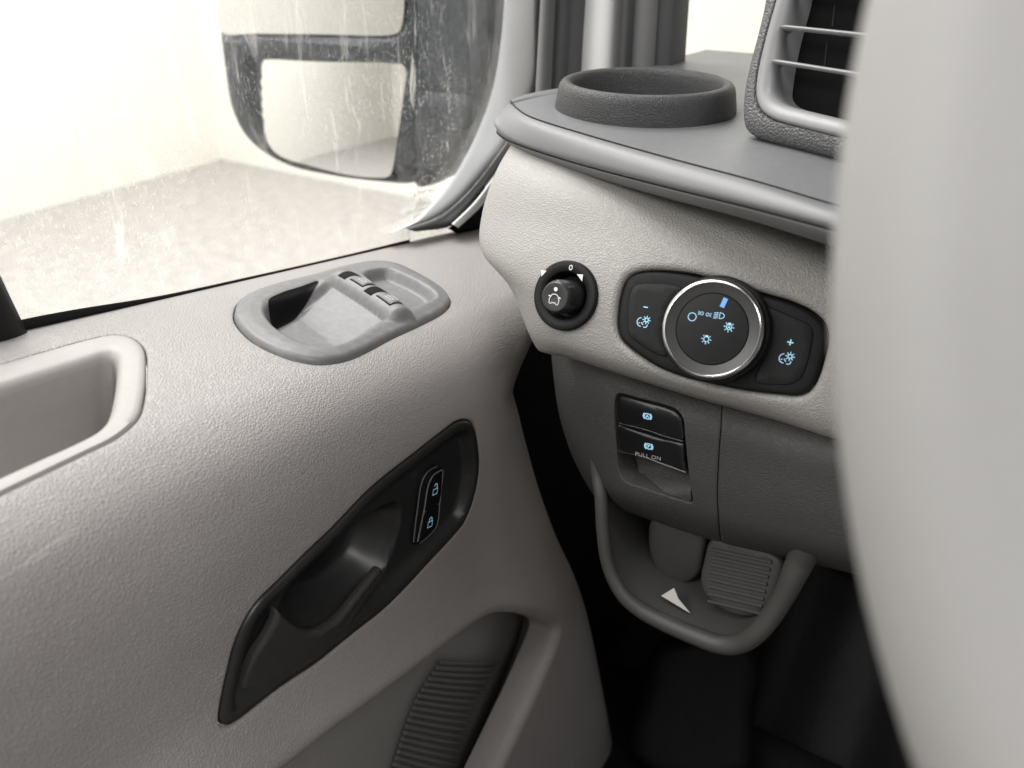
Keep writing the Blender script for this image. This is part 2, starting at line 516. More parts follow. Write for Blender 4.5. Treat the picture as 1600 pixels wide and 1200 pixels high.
M['wheel_dark'] = plastic('darker_wheel_leather', (.17, .169, .168), .6, fine=700, fine_depth=.0001, mottle=.18)
M['body'] = plastic('pale_painted_pillar', (.92, .92, .91), .35, mottle=.03)
M['pillar'] = plastic('dark_pillar', (.06, .06, .062), .45, mottle=.15, fine=900)
M['pillar_mid'] = plastic('grey_pillar', (.17, .17, .17), .45, mottle=.15, fine=900)
M['frame'] = plastic('grey_window_frame', (.88, .89, .90), .5, mottle=.05, fine=1500)
M['mirror_shell'] = plastic('black_mirror_shell', (.030, .036, .044), .5, mottle=.12, fine=800, dust=.05)
M['mirror'] = plain('mirror_silver', (.93, .94, .93), .02, 1.0)
M['wall'] = plastic('cream_wall', (.82, .798, .742), .7, fine=60, fine_depth=.003, mottle=.03)
M['ground'] = plastic('garage_concrete', (.36, .345, .33), .65, fine=40, fine_depth=.003, mottle=.35)
M['whitevan'] = plain('white_van_paint', (.75, .75, .74), .25)
def glass_mat():
    m = bpy.data.materials.new('dirty_window_glass'); m.use_nodes = True
    nt = m.node_tree; nt.nodes.clear(); L = nt.links.new
    out = N(nt, 'ShaderNodeOutputMaterial')
    tr = N(nt, 'ShaderNodeBsdfTransparent'); tr.inputs['Color'].default_value = (.96, .97, .96, 1)
    gl = N(nt, 'ShaderNodeBsdfGlossy'); gl.inputs['Roughness'].default_value = .03
    fz = N(nt, 'ShaderNodeFresnel'); fz.inputs['IOR'].default_value = 1.45
    m1 = N(nt, 'ShaderNodeMixShader'); L(fz.outputs['Fac'], m1.inputs[0]); L(tr.outputs[0], m1.inputs[1]); L(gl.outputs[0], m1.inputs[2])
    df = N(nt, 'ShaderNodeBsdfDiffuse'); df.inputs['Color'].default_value = (.85, .84, .80, 1)
    tl = N(nt, 'ShaderNodeBsdfTranslucent'); tl.inputs['Color'].default_value = (.85, .84, .80, 1)
    dd = N(nt, 'ShaderNodeMixShader'); dd.inputs[0].default_value = .6; L(df.outputs[0], dd.inputs[1]); L(tl.outputs[0], dd.inputs[2])
    tc = N(nt, 'ShaderNodeTexCoord')
    def noise(scale, vec, detail=5, rough=.6, lo=.5, hi=.7, amt=1.0):
        mp = N(nt, 'ShaderNodeMapping'); mp.inputs['Scale'].default_value = vec; L(tc.outputs['Object'], mp.inputs['Vector'])
        mp.inputs['Rotation'].default_value = (rad(-18), 0, 0)
        n = N(nt, 'ShaderNodeTexNoise', i_Scale=scale, i_Detail=float(detail), i_Roughness=rough, i_Distortion=.6); L(mp.outputs['Vector'], n.inputs['Vector'])
        r = N(nt, 'ShaderNodeMapRange'); r.inputs['From Min'].default_value = lo; r.inputs['From Max'].default_value = hi
        r.inputs['To Max'].default_value = amt; L(n.outputs['Fac'], r.inputs['Value']); return r.outputs['Result']
    def op(o, a, b):
        k = N(nt, 'ShaderNodeMath', operation=o); k.use_clamp = True
        for i, x in enumerate((a, b)):
            if isinstance(x, (int, float)): k.inputs[i].default_value = x
            else: L(x, k.inputs[i])
        return k.outputs[0]
    streak = noise(75, (1, 1, .20), 6, .65, .57, .68, .6)      # dried runs
    speck = noise(800, (1, 1, .5), 4, .75, .53, .66, .6)         # splashed specks
    film = noise(9, (1, 1, 1), 3, .5, .3, .8, .07)              # thin film
    patch = noise(11, (1, 1, .8), 4, .6, .42, .60, 1.0)         # where the dirt sits
    sx = N(nt, 'ShaderNodeSeparateXYZ'); L(tc.outputs['Object'], sx.inputs[0])
    low = N(nt, 'ShaderNodeMapRange'); low.inputs['From Min'].default_value = -.07; low.inputs['From Max'].default_value = -.15   # dirt gathers low on the pane
    low.inputs['To Min'].default_value = .5; L(sx.outputs['Z'], low.inputs['Value'])
    d = op('MULTIPLY', op('MAXIMUM', streak, op('MULTIPLY', speck, .8)), op('MULTIPLY', low.outputs['Result'], op('ADD', patch, .35)))
    fac = op('ADD', d, film)
    fin = N(nt, 'ShaderNodeMixShader'); L(fac, fin.inputs[0]); L(m1.outputs[0], fin.inputs[1]); L(dd.outputs[0], fin.inputs[2])
    L(fin.outputs[0], out.inputs['Surface'])
    return m
M['glass'] = glass_mat()
def clear_glass():
    m = bpy.data.materials.new('windscreen_glass'); m.use_nodes = True
    nt = m.node_tree; nt.nodes.clear(); L = nt.links.new
    out = N(nt, 'ShaderNodeOutputMaterial'); tr = N(nt, 'ShaderNodeBsdfTransparent'); tr.inputs['Color'].default_value = (.94, .95, .93, 1)
    gl = N(nt, 'ShaderNodeBsdfGlossy'); gl.inputs['Roughness'].default_value = .02
    m1 = N(nt, 'ShaderNodeMixShader'); m1.inputs[0].default_value = .04
    L(tr.outputs[0], m1.inputs[1]); L(gl.outputs[0], m1.inputs[2]); L(m1.outputs[0], out.inputs['Surface']); return m
M['clear'] = clear_glass()

# ================================================================== SETTING
def struct(name, V, F, m):
    o = mesh(name, V, F, m, None, 30); o['kind'] = 'structure'; return o
GZ = -1.5
struct('garage_floor', [(-5.2, -9, GZ), (6, -9, GZ), (6, 4.2, GZ), (-5.2, 4.2, GZ)], [(0, 1, 2, 3)], M['ground'])
def slab(x0, x1, y0, y1, z0, z1):
    return [(x0,y0,z0),(x1,y0,z0),(x1,y1,z0),(x0,y1,z0),(x0,y0,z1),(x1,y0,z1),(x1,y1,z1),(x0,y1,z1)], \
           [(0,3,2,1),(4,5,6,7),(0,1,5,4),(1,2,6,5),(2,3,7,6),(3,0,4,7)]
struct('wall_left', *slab(-5.1, -4.88, -9, 3.85, GZ, 2.5), M['wall'])
struct('wall_front', *slab(-5.1, 6, 3.85, 4.05, GZ, 2.5), M['wall'])
struct('wall_back', *slab(-5.1, 6, -9.2, -9.0, GZ, 2.5), M['wall'])

# ================================================================== DOOR
door = thing('van_door', 'grey grained van door with window, pull handle, window switches and lock buttons', 'door')
zb = lambda y: -.150 - .157 * y
PROF = cr([(-.412, -.030), (-.408, -.004), (-.396, 0.0), (-.36, .0015), (-.32, -.001), (-.29, -.005), (-.268, -.011), (-.2515, -.024), (-.2425, -.046),
           (-.2395, -.080), (-.2395, -.115), (-.238, -.150), (-.232, -.185), (-.222, -.218), (-.217, -.25), (-.216, -.30), (-.218, -.38), (-.222, -.52)], 150)
YS = np.linspace(-.16, .66, 165)
def door_grid():
    G = np.zeros((len(PROF), len(YS), 3))
    for j, y in enumerate(YS):
        k = (.165 + .26 * y) / .232
        for i, (X, dz) in enumerate(PROF):
            f = sst(-.09, -.20, dz)
            z = zb(y) + dz * (1 + f * (k - 1))
            top = 1 - sst(-.008, -.07, dz)
            y0 = .380 + .062 * top - .020 * sst(-.215, -.262, z) + .34 * max(0, -.25 - z)
            t = max(0.0, y - y0)
            r_ = .070; c = .60 * (1 - .62 * top) * (1 - math.sqrt(1 - (min(t, r_) / r_) ** 2))
            ye = min(y, y0 + .082 + .4 * top + .02 * max(0, y - y0 - .082))
            G[i, j] = (-.408 + (X + .408) * (1 - c), ye, z)
    return G
DS = Surf(door_grid())
def door_frame(x, y, up):
    h = DS.hit((0, 0, 0), ray(x, y)); n = unit(DS.at(h[1][None], DS.N))[0]
    return Fr(h[0], n, up)
def dpx(fr, L): return np.array([fr.proj(DS.cam(x, y)) for x, y in L])

def dpxh(fr, L, h, it=4):
    """outline points that stand h above (or below) the door surface."""
    hs = h if hasattr(h, '__len__') else [h] * len(L); out = []
    for (x, y), hh in zip(L, hs):
        p = fr.proj(DS.cam(x, y)); b = 0.0
        for _ in range(it):
            r = DS.hit(fr.w(*p, .08), -fr.n)
            if r is not None: b = float(np.dot(r[0] - fr.o, fr.n))
            p = fr.px(x, y, b + hh)
        out.append(p)
    return np.array(out)

# ---- outlines seen on the door
HB_OUT = [(729,657),(740,664),(747,694),(748,740),(739,782),(725,817),(706,841),(667,883),(632,921),(597,955),(559,985),(527,1011),(496,1036),(463,1058),(431,1080),(397,1107),
          (365,1131),(353,1135),(345,1130),(344,1118),(347,1097),(357,1049),(367,1009),(383,971),(402,942),(437,907),(479,865),(517,829),(580,764),(650,708),(692,675),(713,660)]
SW_OUT = [(366,490),(372,475),(390,462),(422,450),(460,440),(500,430),(530,421),(570,413),(600,412),(622,416),(647,427),(674,442),(695,457),(703,468),
          (702,477),(690,490),(652,510),(615,527),(577,547),(552,559),(527,566),(495,569),(460,563),(427,551),(397,535),(377,517),(367,502)]
CUP_OUT = [(-130,604),(0,569),(70,549),(140,530),(175,523),(198,525),(217,535),(226,548),(228,582),(225,617),(217,649),(201,668),(175,687),(128,710),(70,738),(0,772),(-90,818)]
CUP_IN = [(-120,640),(0,603),(70,581),(140,559),(162,552),(174,551),(180,556),(182,564),(181,584),(177,612),(170,642),(161,660),(144,675),(108,694),(60,715),(0,742),(-80,780)]
POCKET = [(600,1080),(700,1006),(745,972),(768,958),(790,952),(825,954),(858,965),(876,976),(881,992),(865,1075),(847,1150),(828,1230),(806,1320),(560,1330),(420,1270),(400,1240),(480,1168)]

HB = door_frame(560, 880, (0, .25, 1))
SW = door_frame(535, 490, (-1, 0, 0))
CU = door_frame(120, 640, (-1, 0, 0))
hb_out = cr(dpx(HB, HB_OUT), closed=True, step=.0022)
sw_out = cr(dpx(SW, SW_OUT), closed=True, step=.0022)
cu_out = cr(dpx(CU, CUP_OUT), closed=True, step=.003)
cu_in = cr(dpx(CU, CUP_IN), closed=True, step=.003)
PK = door_frame(760, 940, (0, 0, 1))
def plane_px(fr, L): return fr.pxs(L)
pk = cr(plane_px(PK, POCKET), closed=True, step=.004)
trim = DS.build('trim_panel', [
    (DS.loop_uv(HB, offset(hb_out, .0022)), .0018, .006),
    (DS.loop_uv(SW, offset(sw_out, .0016)), .0012, .005),
    (DS.loop_uv(CU, offset(cu_out, .0018)), .0014, .006),
    (DS.loop_uv(PK, offset(pk, .006)), .009, .018)], M['trim'], door)

# ---- grab cup
cuA, cuB = dpx(CU, CUP_OUT), dpx(CU, CUP_IN)
cub_ = DS.base(CU)
ringloft('grab_cup', CU, cuA, cuB, [(-.002, -.006), (0, -.0016), (.03, -.0002), (.10, .0006), (.3, .0006), (.6, .0004), (.78, 0), (.90, -.0012), (.97, -.003), (1.0, -.006), (1.02, -.02), (1.06, -.045), (1.12, -.052), (1.3, -.055)],
         M['trim_smooth'], door, 260, base=cub_, cap=True)

# ---- window switch panel
A_, B_ = dpxh(SW, [(535, 424), (634, 489)], .0085)
ab = unit(B_ - A_); nr = np.array([ab[1], -ab[0]])
if np.dot(dpx(SW, [(640, 440)])[0] - A_, nr) < 0: nr = -nr
slot = cr(dpxh(SW, [(413, 487), (424, 477), (442, 469), (470, 460), (500, 450), (492, 464), (474, 478), (452, 491), (428, 502), (417, 497)], -.002), closed=True, step=.002)
well = cr(dpxh(SW, [(568,428),(584,422),(606,420),(628,428),(655,441),(676,455),(682,464),(672,471),(655,478),(640,482),(620,470),(596,452)], .003), closed=True, step=.002)
bowl = cr(dpxh(SW, [(414,486),(424,474),(460,460),(500,446),(530,436),(580,470),(618,498),(592,505),(565,520),(530,537),(502,540),(477,537),(452,526),(427,508)], .003), closed=True, step=.002)
def sw_h(p, q, d):
    P = np.stack([p, q], 1)
    s = (P - A_) @ nr; l = (P - A_) @ ab; Lr = np.linalg.norm(B_ - A_)
    rim = -.001 + .0040 * rnd(d, .0030) + .0008 * sst(.002, .009, d)
    db = sdf(bowl, P); ds_ = sdf(slot, P); dw = sdf(well, P)
    ramp = np.clip((s + .045) / .040, 0, 1)
    floor = -.0085 + .0115 * ramp ** 1.3
    h = rim * (1 - sst(-.002, .006, db)) + floor * sst(-.002, .006, db)
    h = h - .003 * sst(-.002, .006, ds_)
    # barrel that carries the two switches
    on = sst(-.012, .001, l) * sst(Lr + .004, Lr - .005, l)
    bar = .0098 * np.sqrt(np.clip(1 - (s / .0105) ** 2, 0, 1))
    h = np.maximum(h, np.where(np.abs(s) < .0105, bar * on, -1))
    h = h - .0075 * sst(-.001, .0055, dw) * sst(.006, .010, np.where(on > .3, s, 1))
    return h
swp = hfield('window_switch_panel', SW, sw_out, sw_h, .0011, M['switch'], door, base=DS.base(SW), rings=(.0005, .0011, .0018, .0028, .004), skirt=.004)
swbase = DS.base(SW)
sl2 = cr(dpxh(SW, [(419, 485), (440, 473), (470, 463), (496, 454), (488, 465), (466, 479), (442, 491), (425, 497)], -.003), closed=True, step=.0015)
hfield('slot_shade', SW, sl2, lambda p, q, d: sw_h(p, q, d * 0 + .03) + .0006, .0012, M['unlit'], swp, base=swbase, skirt=0)  # black patch on the bowl floor; the undercut's shade put in as colour
def on_switch(c, L, W, hgt, name, m, off=(0, 0), r=.0015):
    """a rounded plate curved over the barrel; c along the barrel."""
    V = []; nu, nv = 14, 8
    for i in range(nu):
        for j in range(nv):
            u = (i / (nu - 1) - .5) * L; v = (j / (nv - 1) - .5) * W
            V.append((c + u, v + off[1]))
    V = np.array(V); P = A_ + V[:, :1] * ab + V[:, 1:] * nr
    hb = .0098 * np.sqrt(np.clip(1 - (V[:, 1] / .0105) ** 2, 0, 1)) + swbase(P)
    e = np.minimum(L / 2 - np.abs(V[:, 0] - c), W / 2 - np.abs(V[:, 1] - off[1]))
    W3 = SW.w(P[:, 0], P[:, 1], hb + np.where(e < 1e-6, -.001, hgt) + (0))
    return mesh(name, W3, gridfaces(nu, nv), m, swp, 40, flip_to=SW.o + SW.n)
Lr = np.linalg.norm(B_ - A_)
for i, c in enumerate((.30, .72)):
    cc = c * Lr
    on_switch(cc - .17 * Lr, .0095, .0165, .0004, 'hollow_shade', M['unlit'])  # black plate on the barrel, painting in the dark of a hollow
    on_switch(cc + .035 * Lr, .0172, .0122, .0004, 'switch_gap', M['unlit'])
    on_switch(cc + .035 * Lr, .0155, .0105, .0009, 'window_switch', M['switch'])
    fr2 = Fr(SW.w(*(A_ + ab * (cc + .05 * Lr)), .0098 + .0011 + float(swbase((A_ + ab * (cc + .05 * Lr))[None])[0])), SW.n, SW.w(*ab) - SW.o)
    strokes('window_symbol', fr2, [[(-.0022, -.0035), (.0022, -.0028), (.0022, .003), (-.0022, .0042), (-.0022, -.0035)], [(0, -.003), (0, .0033)]], .00035, 0, M['white'], swp)

# ---- inner handle
cav = cr(dpxh(HB, [(614,784),(624,790),(622,825),(612,860),(598,893),(575,925),(545,955),(510,976),(475,981),(448,968),(436,950),(453,917),(500,869),(560,816)], -.006), closed=True, step=.002)
def hb_h(p, q, d):
    dc = sdf(cav, np.stack([p, q], 1))
    rim = -.0018 + .0030 * np.sqrt(np.clip(1 - (1 - np.clip(d / .003, 0, 1)) ** 2, 0, 1))
    h = rim - .0070 * sst(.0055, .0115, d)
    return h - .019 * sst(-.001, .016, dc) - .003 * sst(-.0005, .003, dc)
hbz = hfield('handle_bezel', HB, hb_out, hb_h, .0015, M['bezel'], door, base=DS.base(HB), rings=(.0004, .001, .0018, .003, .0045), skirt=.005)
HANDLE = [(431,951),(437,955),(450,969),(468,982),(486,987),(503,983),(530,965),(556,934),(577,908),(593,889),(599,890),(601,900),(594,925),(577,953),(553,979),
          (520,1006),(482,1036),(440,1062),(404,1084),(384,1093),(377,1086),(380,1050),(388,1015),(402,985),(420,960)]
hd = cr(dpxh(HB, HANDLE, [.003] * 11 + [.000, -.003] + [-.004] * (len(HANDLE) - 14) + [-.001]), closed=True, step=.002)
tipA, tipB = dpx(HB, [(600, 892), (400, 1040)])
hedge = cr(dpxh(HB, [(428,953),(437,955),(450,969),(468,982),(486,987),(503,983),(530,965),(556,934),(577,908),(595,887)], .003), 60)
def hd_h(p, q, d):
    P = np.stack([p, q], 1); t = np.clip(((P - tipB) @ (tipA - tipB)) / np.dot(tipA - tipB, tipA - tipB), 0, 1)
    di = np.sqrt(((P[:, None] - hedge[None]) ** 2).sum(2)).min(1)
    top = .0042 - .0010 * t
    h = top - .0062 * np.clip(di / (.030 - .012 * t), 0, 1.2) ** 1.6
    return h - .0030 * (1 - rnd(d, .0022))
hnd = hfield('pull_handle', HB, hd, hd_h, .0011, M['handle'], hbz, base=DS.base(HB), rings=(.0002, .0006, .0012, .0022), skirt=.0015)
# lock buttons
LK = [(646,849),(652,798),(659,753),(668,737),(684,728),(692,733),(693,742),(688,786),(681,825),(672,836),(655,851)]
lk = cr(dpxh(HB, LK, -.0035), closed=True, step=.0009)
hbb = DS.base(HB)
hfield('lock_switch_housing', HB, lk, lambda p, q, d: -.0058 + .0030 * rnd(d, .0012), .0012, M['black'], hbz, base=hbb, rings=(.0003, .0008), skirt=.003)
UB = [(664,797),(668,765),(672,751),(679,741),(690,735),(691,742),(686,784)]
LB = [(663,801),(685,788),(681,821),(673,832),(655,847),(657,835)]
for nm, ol in (('unlock_button', UB), ('lock_button', LB)):
    bb = dpxh(HB, ol, -.002); bb = cr(bb, closed=True, step=.0008)
    hfield(nm, HB, bb, lambda p, q, d: -.0042 + .0026 * rnd(d, .0009), .0012, M['gloss'], hbz, base=hbb, rings=(.0003, .0006), skirt=.002)
chr_ = np.array([HB.w(*c_, float(hbb(c_[None])[0]) - .0018) for c_ in cr(dpxh(HB, [(652,846),(662,797),(669,757),(676,743),(690,734)], -.002), 24)])
tube('button_edge', chr_, .00045, M['edge_metal'], hbz, 6)
for L_ in ([(692,735),(687,785),(682,822),(673,834),(656,849)], [(663,799),(674,794),(686,786.5)], [(647,848),(653,798),(660,754),(669,738),(684,729)]):
    e_ = np.array([HB.w(*c_, float(hbb(c_[None])[0]) - (.0024 if L_[0][0] != 647 else .0030)) for c_ in cr(dpxh(HB, L_, -.0025), 24)])
    tube('button_edge', e_, .00032, M['edge_metal'], hbz, 6)
def lock_icon(c, is_open):
    c = dpxh(HB, [c], -.0015)[0]; h = float(hbb(c[None])[0]) - .0014
    a = dpx(HB, [(660, 800), (684, 788)]); rot = math.atan2(*(a[1] - a[0])[::-1])
    s = .0023
    L = [[(-s, -s), (s, -s), (s, s * .6), (-s, s * .6), (-s, -s)]]
    sh = [(-s*.62, s*.6), (-s*.62, s*1.2)] + [(s*.62*math.cos(t), s*1.25 + s*.62*math.sin(t)) for t in np.linspace(math.pi, 0, 8)] + ([(s*.62, s*.6)] if not is_open else [])
    if is_open: sh = [(s*.62, s*.6), (s*.62, s*1.4)] + [(s*.62*math.cos(t), s*1.5 + s*.62*math.sin(t)) for t in np.linspace(0, math.pi, 8)]
    strokes('lock_symbol', HB, L + [sh], .00062, h, M['blue'], hbz, origin=c, rot=rot, scale=.95)
lock_icon((680, 767), True); lock_icon((672, 818), False)

# ---- map pocket behind the arch: panel, ribbed speaker grille, pillar
PX0 = -.262
def flat_panel(name, L, X, m, th=.004, roundd=.002):
    fr = Fr((X, .3, -.45), (1, 0, 0)); po = cr(fr.pxs(L), closed=True, step=.004)
    return fr, po
frp = Fr((-.275, .3, -.45), (1, 0, .05))
G = loft([[frp.w(*frp.px(x, y)) for x, y in r] for r in
          ([(380,1130),(560,1010),(700,920),(780,880),(840,900),(880,935)],
           [(330,1220),(520,1100),(660,1010),(760,960),(835,970),(880,1005)],
           [(280,1400),(480,1250),(620,1180),(740,1120),(815,1120),(855,1130)],
           [(250,1600),(450,1500),(600,1450),(720,1420),(780,1400),(820,1400)])], 40, 30)
gridmesh('pocket_panel', G, M['pocket'], door)
rib0 = [(690,1035),(655,1090),(632,1150),(612,1215)]; rib1 = [(780,1035),(745,1105),(722,1170),(700,1240)]
r0, r1 = cr(rib0, 20), cr(rib1, 20)
frg = Fr((-.268, .3, -.45), (1, 0, .05))
for i in range(20):
    a, b = frg.px(*r0[i]), frg.px(*r1[i])
    pth = np.array([frg.w(*(a + (b - a) * t), .0025 * math.sin(math.pi * t) - .001) for t in np.linspace(0, 1, 10)])
    tube('grille_rib', pth, .0017, M['grille'], door, 8)
fcol = Fr((-.252, .3, -.45), (1, 0, 0))
colp = np.array([fcol.w(*fcol.px(x, y)) for x, y in [(838,955),(822,1010),(795,1080),(765,1150),(735,1230),(700,1330)]])
tube('pocket_pillar', cr(colp, 30), .008, M['grille'], door, 14)
inner = loft([[atX(x, y, X) for x, y, X in r] for r in
              ([(890,985,-.225),(872,1075,-.225),(853,1150,-.225),(820,1290,-.225)],
               [(880,985,-.25),(862,1075,-.25),(843,1150,-.25),(810,1290,-.25)],
               [(850,975,-.29),(835,1075,-.29),(818,1150,-.29),(790,1290,-.29)])], 20, 12)
gridmesh('pocket_side', inner, M['lower'], door)

# ---- window: pane, belt seal, front frame, rear channel
GX = -.402
GL = Fr((GX, .3, 0), (1, 0, 0))
gp = cr(np.array([(-.5, -.095), (-.2, -.135), (.1, -.178), (.35, -.216), (.53, -.248), (.60, -.20), (.66, -.09), (.70, .05), (.72, .25), (.60, .45), (.2, .50), (-.3, .50), (-.5, .3)]), closed=True, step=.02)
gp = gp - np.array([.3, 0])
pane = hfield('window_pane', GL, gp, lambda p, q, d: 0 * p, .05, M['glass'], door, skirt=.003, sharp=20)
pane.data.name = 'window_pane'
def band(name, left, right, X, m, parent, n=40, bulge=.004, Xr=None):
    """a moulding between two traced edges, raised in the middle."""
    a = cr(left, n); b = cr(right, n); rows = []
    for t in np.linspace(0, 1, 9):
        h = bulge * math.sin(math.pi * t) ** .6
        XX = X + ((Xr - X) * t if Xr is not None else 0)
        rows.append([atX(*(a[i] * (1 - t) + b[i] * t), XX + h) for i in range(n)])
    back = [[atX(*a[i], X - .012) for i in range(n)]]
    end = [[atX(*b[i], (Xr if Xr is not None else X) - .012) for i in range(n)]]
    return gridmesh(name, np.array(back + rows + end), m, parent, flip_to=(0, 0, 0))
band('belt_seal', [(-160,545),(40,498),(120,483),(250,462),(400,430),(550,396),(640,374)], [(-160,566),(40,519),(120,499),(250,470),(400,435),(550,400),(640,378)], -.4000, M['rubber'], door, bulge=.001)
band('window_frame', [(800,-170),(792,-60),(788,0),(782,70),(768,147),(738,224),(706,281),(678,315),(650,343),(606,366)],
     [(850,-170),(847,-60),(846,0),(842,70),(838,140),(803,205),(757,270),(718,314),(680,341),(612,362)], -.398, M['frame'], door, bulge=.003)
band('frame_seal', [(850,-170),(846,0),(839,140),(803,206),(757,271),(718,315),(680,342),(632,357)],
     [(862,-170),(858,0),(850,140),(818,206),(772,275),(732,325),(708,352),(650,362)], -.390, M['pillar'], door, bulge=.004)
band('frame_trim', [(818,206),(772,275),(740,317),(706,350)], [(826,210),(782,280),(752,322),(716,356)], -.375, M['frame'], door, n=20, bulge=.002)
band('window_channel', [(-220,100),(-120,270),(-60,380),(-40,560)], [(-110,120),(-40,340),(5,440),(44,522)], -.394, M['black'], door, bulge=.006)
band('corner_gap', [(700,357),(718,342),(735,318),(756,282)], [(712,364),(740,361),(756,358),(768,340)], -.388, M['unlit'], door, n=16, bulge=.001)
# outer skin
gridmesh('outer_skin', np.array([[(-.47, y, z) for y in (-.9, -.5, 0, .25)] for z in (-.27, -.5, -1.1)]), M['whitevan'], door, flip_to=(-3, 0, 0))
# etched mark on the glass, read from outside
def gtxt(body, x, y, size):
    c = GL.px(x, y); a = GL.px(x + 60, y - 14); rot = math.atan2(a[1] - c[1], a[0] - c[0])
    text('etched_text', body, GL, c, size, .0006, M['grey_print'], pane, rot=rot, mirror=True)
for i, (body, x, y, s) in enumerate([('TEMP 15110 R', 664, 301, .0052), ('OVCA', 662, 310, .0052), ('020RE070', 662, 318, .0052),
                                     ('DOT 509 M44TS AS1', 661, 327, .0052), ('43R 00 1 MW', 663, 335, .0052), ('00 4 000', 654, 343, .0052)]):
    gtxt(body, x, y, s)
c = GL.px(663, 287)
strokes('etched_logo', GL, [circ(.0105, 28, ry=.0055), ], .0005, .0006, M['grey_print'], pane, origin=c, rot=.15)

# ================================================================== DOOR MIRROR
mir = thing('door_mirror', 'black door mirror with two panes seen through the dirty window', 'mirror')
MR = Fr((-.75, .78, -.19), (.10, -1, 0))
def mpx(L, h=0): return MR.pxs(L, h)
shell = cr(mpx([(322,-170),(328,-60),(330,0),(333,45),(342,115),(352,168),(370,210),(398,241),(440,266),(510,283),(580,292),(632,294),(660,280),(664,200),(668,100),(670,0),(672,-170)]), closed=True, step=.01)
up_m = cr(mpx([(342,-165),(343,0),(345,38),(354,52),(400,53),(500,54),(615,55),(629,49),(634,35),(637,0),(640,-165),(500,-168)]), closed=True, step=.006)
lo_m = cr(mpx([(401,97),(408,93),(500,95),(600,97),(630,101),(634,112),(632,150),(626,210),(619,262),(614,274),(590,276),(552,272),(496,259),(440,241),(422,222),(410,185),(403,140)]), closed=True, step=.006)
def shell_h(p, q, d):
    P = np.stack([p, q], 1); m_ = np.maximum(sdf(up_m, P), sdf(lo_m, P))
    return -.035 + .05 * rnd(d, .045) - .022 * sst(-.006, .003, m_)
hfield('mirror_shell', MR, shell, shell_h, .007, M['mirror_shell'], mir, rings=(.002, .005, .01), skirt=.10)
for nm, pl, tilt in (('upper_pane', up_m, 0), ('lower_pane', lo_m, .02)):
    cen = pl.mean(0)
    hfield('mirror_pane', MR, offset(pl, -.001), lambda p, q, d: -.008 * 0 + .0055 - (.07 * (q - cen[1]) if tilt else 0) + (-.22 * ((p - cen[0]) ** 2 + (q - cen[1]) ** 2) if tilt else 0 * p), .012, M['mirror'], mir, skirt=.003)
arm = cr(mpx([(655,-170),(655,0),(652,150),(648,250),(652,292),(690,284),(712,268),(744,224),(768,147),(780,70),(788,0),(792,-170)], -.02), closed=True, step=.01)
p1 = cr(mpx([(668,-165),(667,40),(666,130),(675,134),(755,141),(768,132),(778,60),(785,-165)], -.02), closed=True, step=.008)
p2 = cr(mpx([(664,150),(672,146),(752,153),(762,162),(748,205),(722,246),(708,258),(690,244),(666,232)], -.02), closed=True, step=.008)
def arm_h(p, q, d):
    P = np.stack([p, q], 1); m_ = np.maximum(sdf(p1, P), sdf(p2, P))
    return -.03 + .03 * rnd(d, .02) + .006 * sst(-.003, .004, m_)
hfield('mirror_arm', MR, arm, arm_h, .006, M['mirror_shell'], mir, rings=(.002, .005), skirt=.08)

# ================================================================== DASHBOARD
dash = thing('dashboard', 'grey van dashboard with light switch, mirror knob, brake switch, cup ring and vent', 'dashboard')
PN = V3(-.089, 1, -.467); PC = .35 + .467 * .174 + .0089          # face plane of the fascia: PN.p = PC
def fp(x, y, d=0.0): return atP(x, y, PN, PC + d)
R = [
 [(806,215,.06),(860,232,.045),(950,256,.036),(1080,294,.031),(1200,329,.027),(1300,363,.027),(1420,405,.027),(1560,450,.027)],
 [(774,270,.048),(840,285,.022),(950,310,.012),(1080,345,.009),(1200,378,.007),(1300,408,.007),(1420,445,.007),(1560,490,.007)],
 [(753,335,.042),(830,350,.014),(950,370,.005),(1080,400,0),(1200,430,0),(1300,455,0),(1420,490,0),(1560,530,0)],
 [(751,388,.036),(825,410,.007),(950,430,0),(1080,455,0),(1200,490,0),(1300,515,0),(1420,550,0),(1560,590,0)],
 [(796,446,.028),(850,470,.003),(950,490,0),(1080,520,0),(1200,550,0),(1300,580,0),(1420,610,0),(1560,650,0)],
 [(826,520,.026),(870,533,.008),(950,556,.005),(1080,594,.005),(1200,624,.005),(1300,650,.005),(1420,685,.005),(1560,725,.005)],
 [(838,543,.032),(885,553,.017),(960,577,.014),(1085,615,.014),(1200,647,.014),(1300,680,.014),(1420,718,.014),(1560,760,.014)],
 [(850,548,.05),(892,560,.030),(966,584,.030),(1088,622,.030),(1200,654,.030),(1300,687,.030),(1420,725,.030),(1560,765,.030)],
]
rows = []
for r in R:
    p = [fp(*a) for a in r]
    s = p[0]
    rows.append([s + V3(.012, .075, 0), s + V3(-.001, .03, 0)] + p + [p[-1] + V3(.2, -.02, 0), p[-1] + V3(.55, 0, 0)])
FS = Surf(loft(rows, 180, 90))
LF = Fr(fp(1112, 522), -PN)
def lpx(L, h=0): return LF.pxs(L, h)
LS_OUT = [(978,436),(990,427),(1015,423),(1070,427),(1130,441),(1190,459),(1240,474),(1272,491),(1288,509),(1292,530),(1284,568),(1273,598),(1262,612),(1247,618),(1210,616),(1160,610),(1110,600),(1068,590),(1025,573),(985,546),(969,530),(964,512),(965,482),(970,455)]
ls_out = cr(lpx(LS_OUT), closed=True, step=.0016)
MF = Fr(fp(884, 462, .001), -unit(PN) + V3(-.10, 0, .0))
mc = MF.px(884, 462)
mb_r = .0184
mk = np.array([(mb_r * math.cos(a), mb_r * math.sin(a)) for a in np.linspace(0, 2 * math.pi, 61)[:-1]])
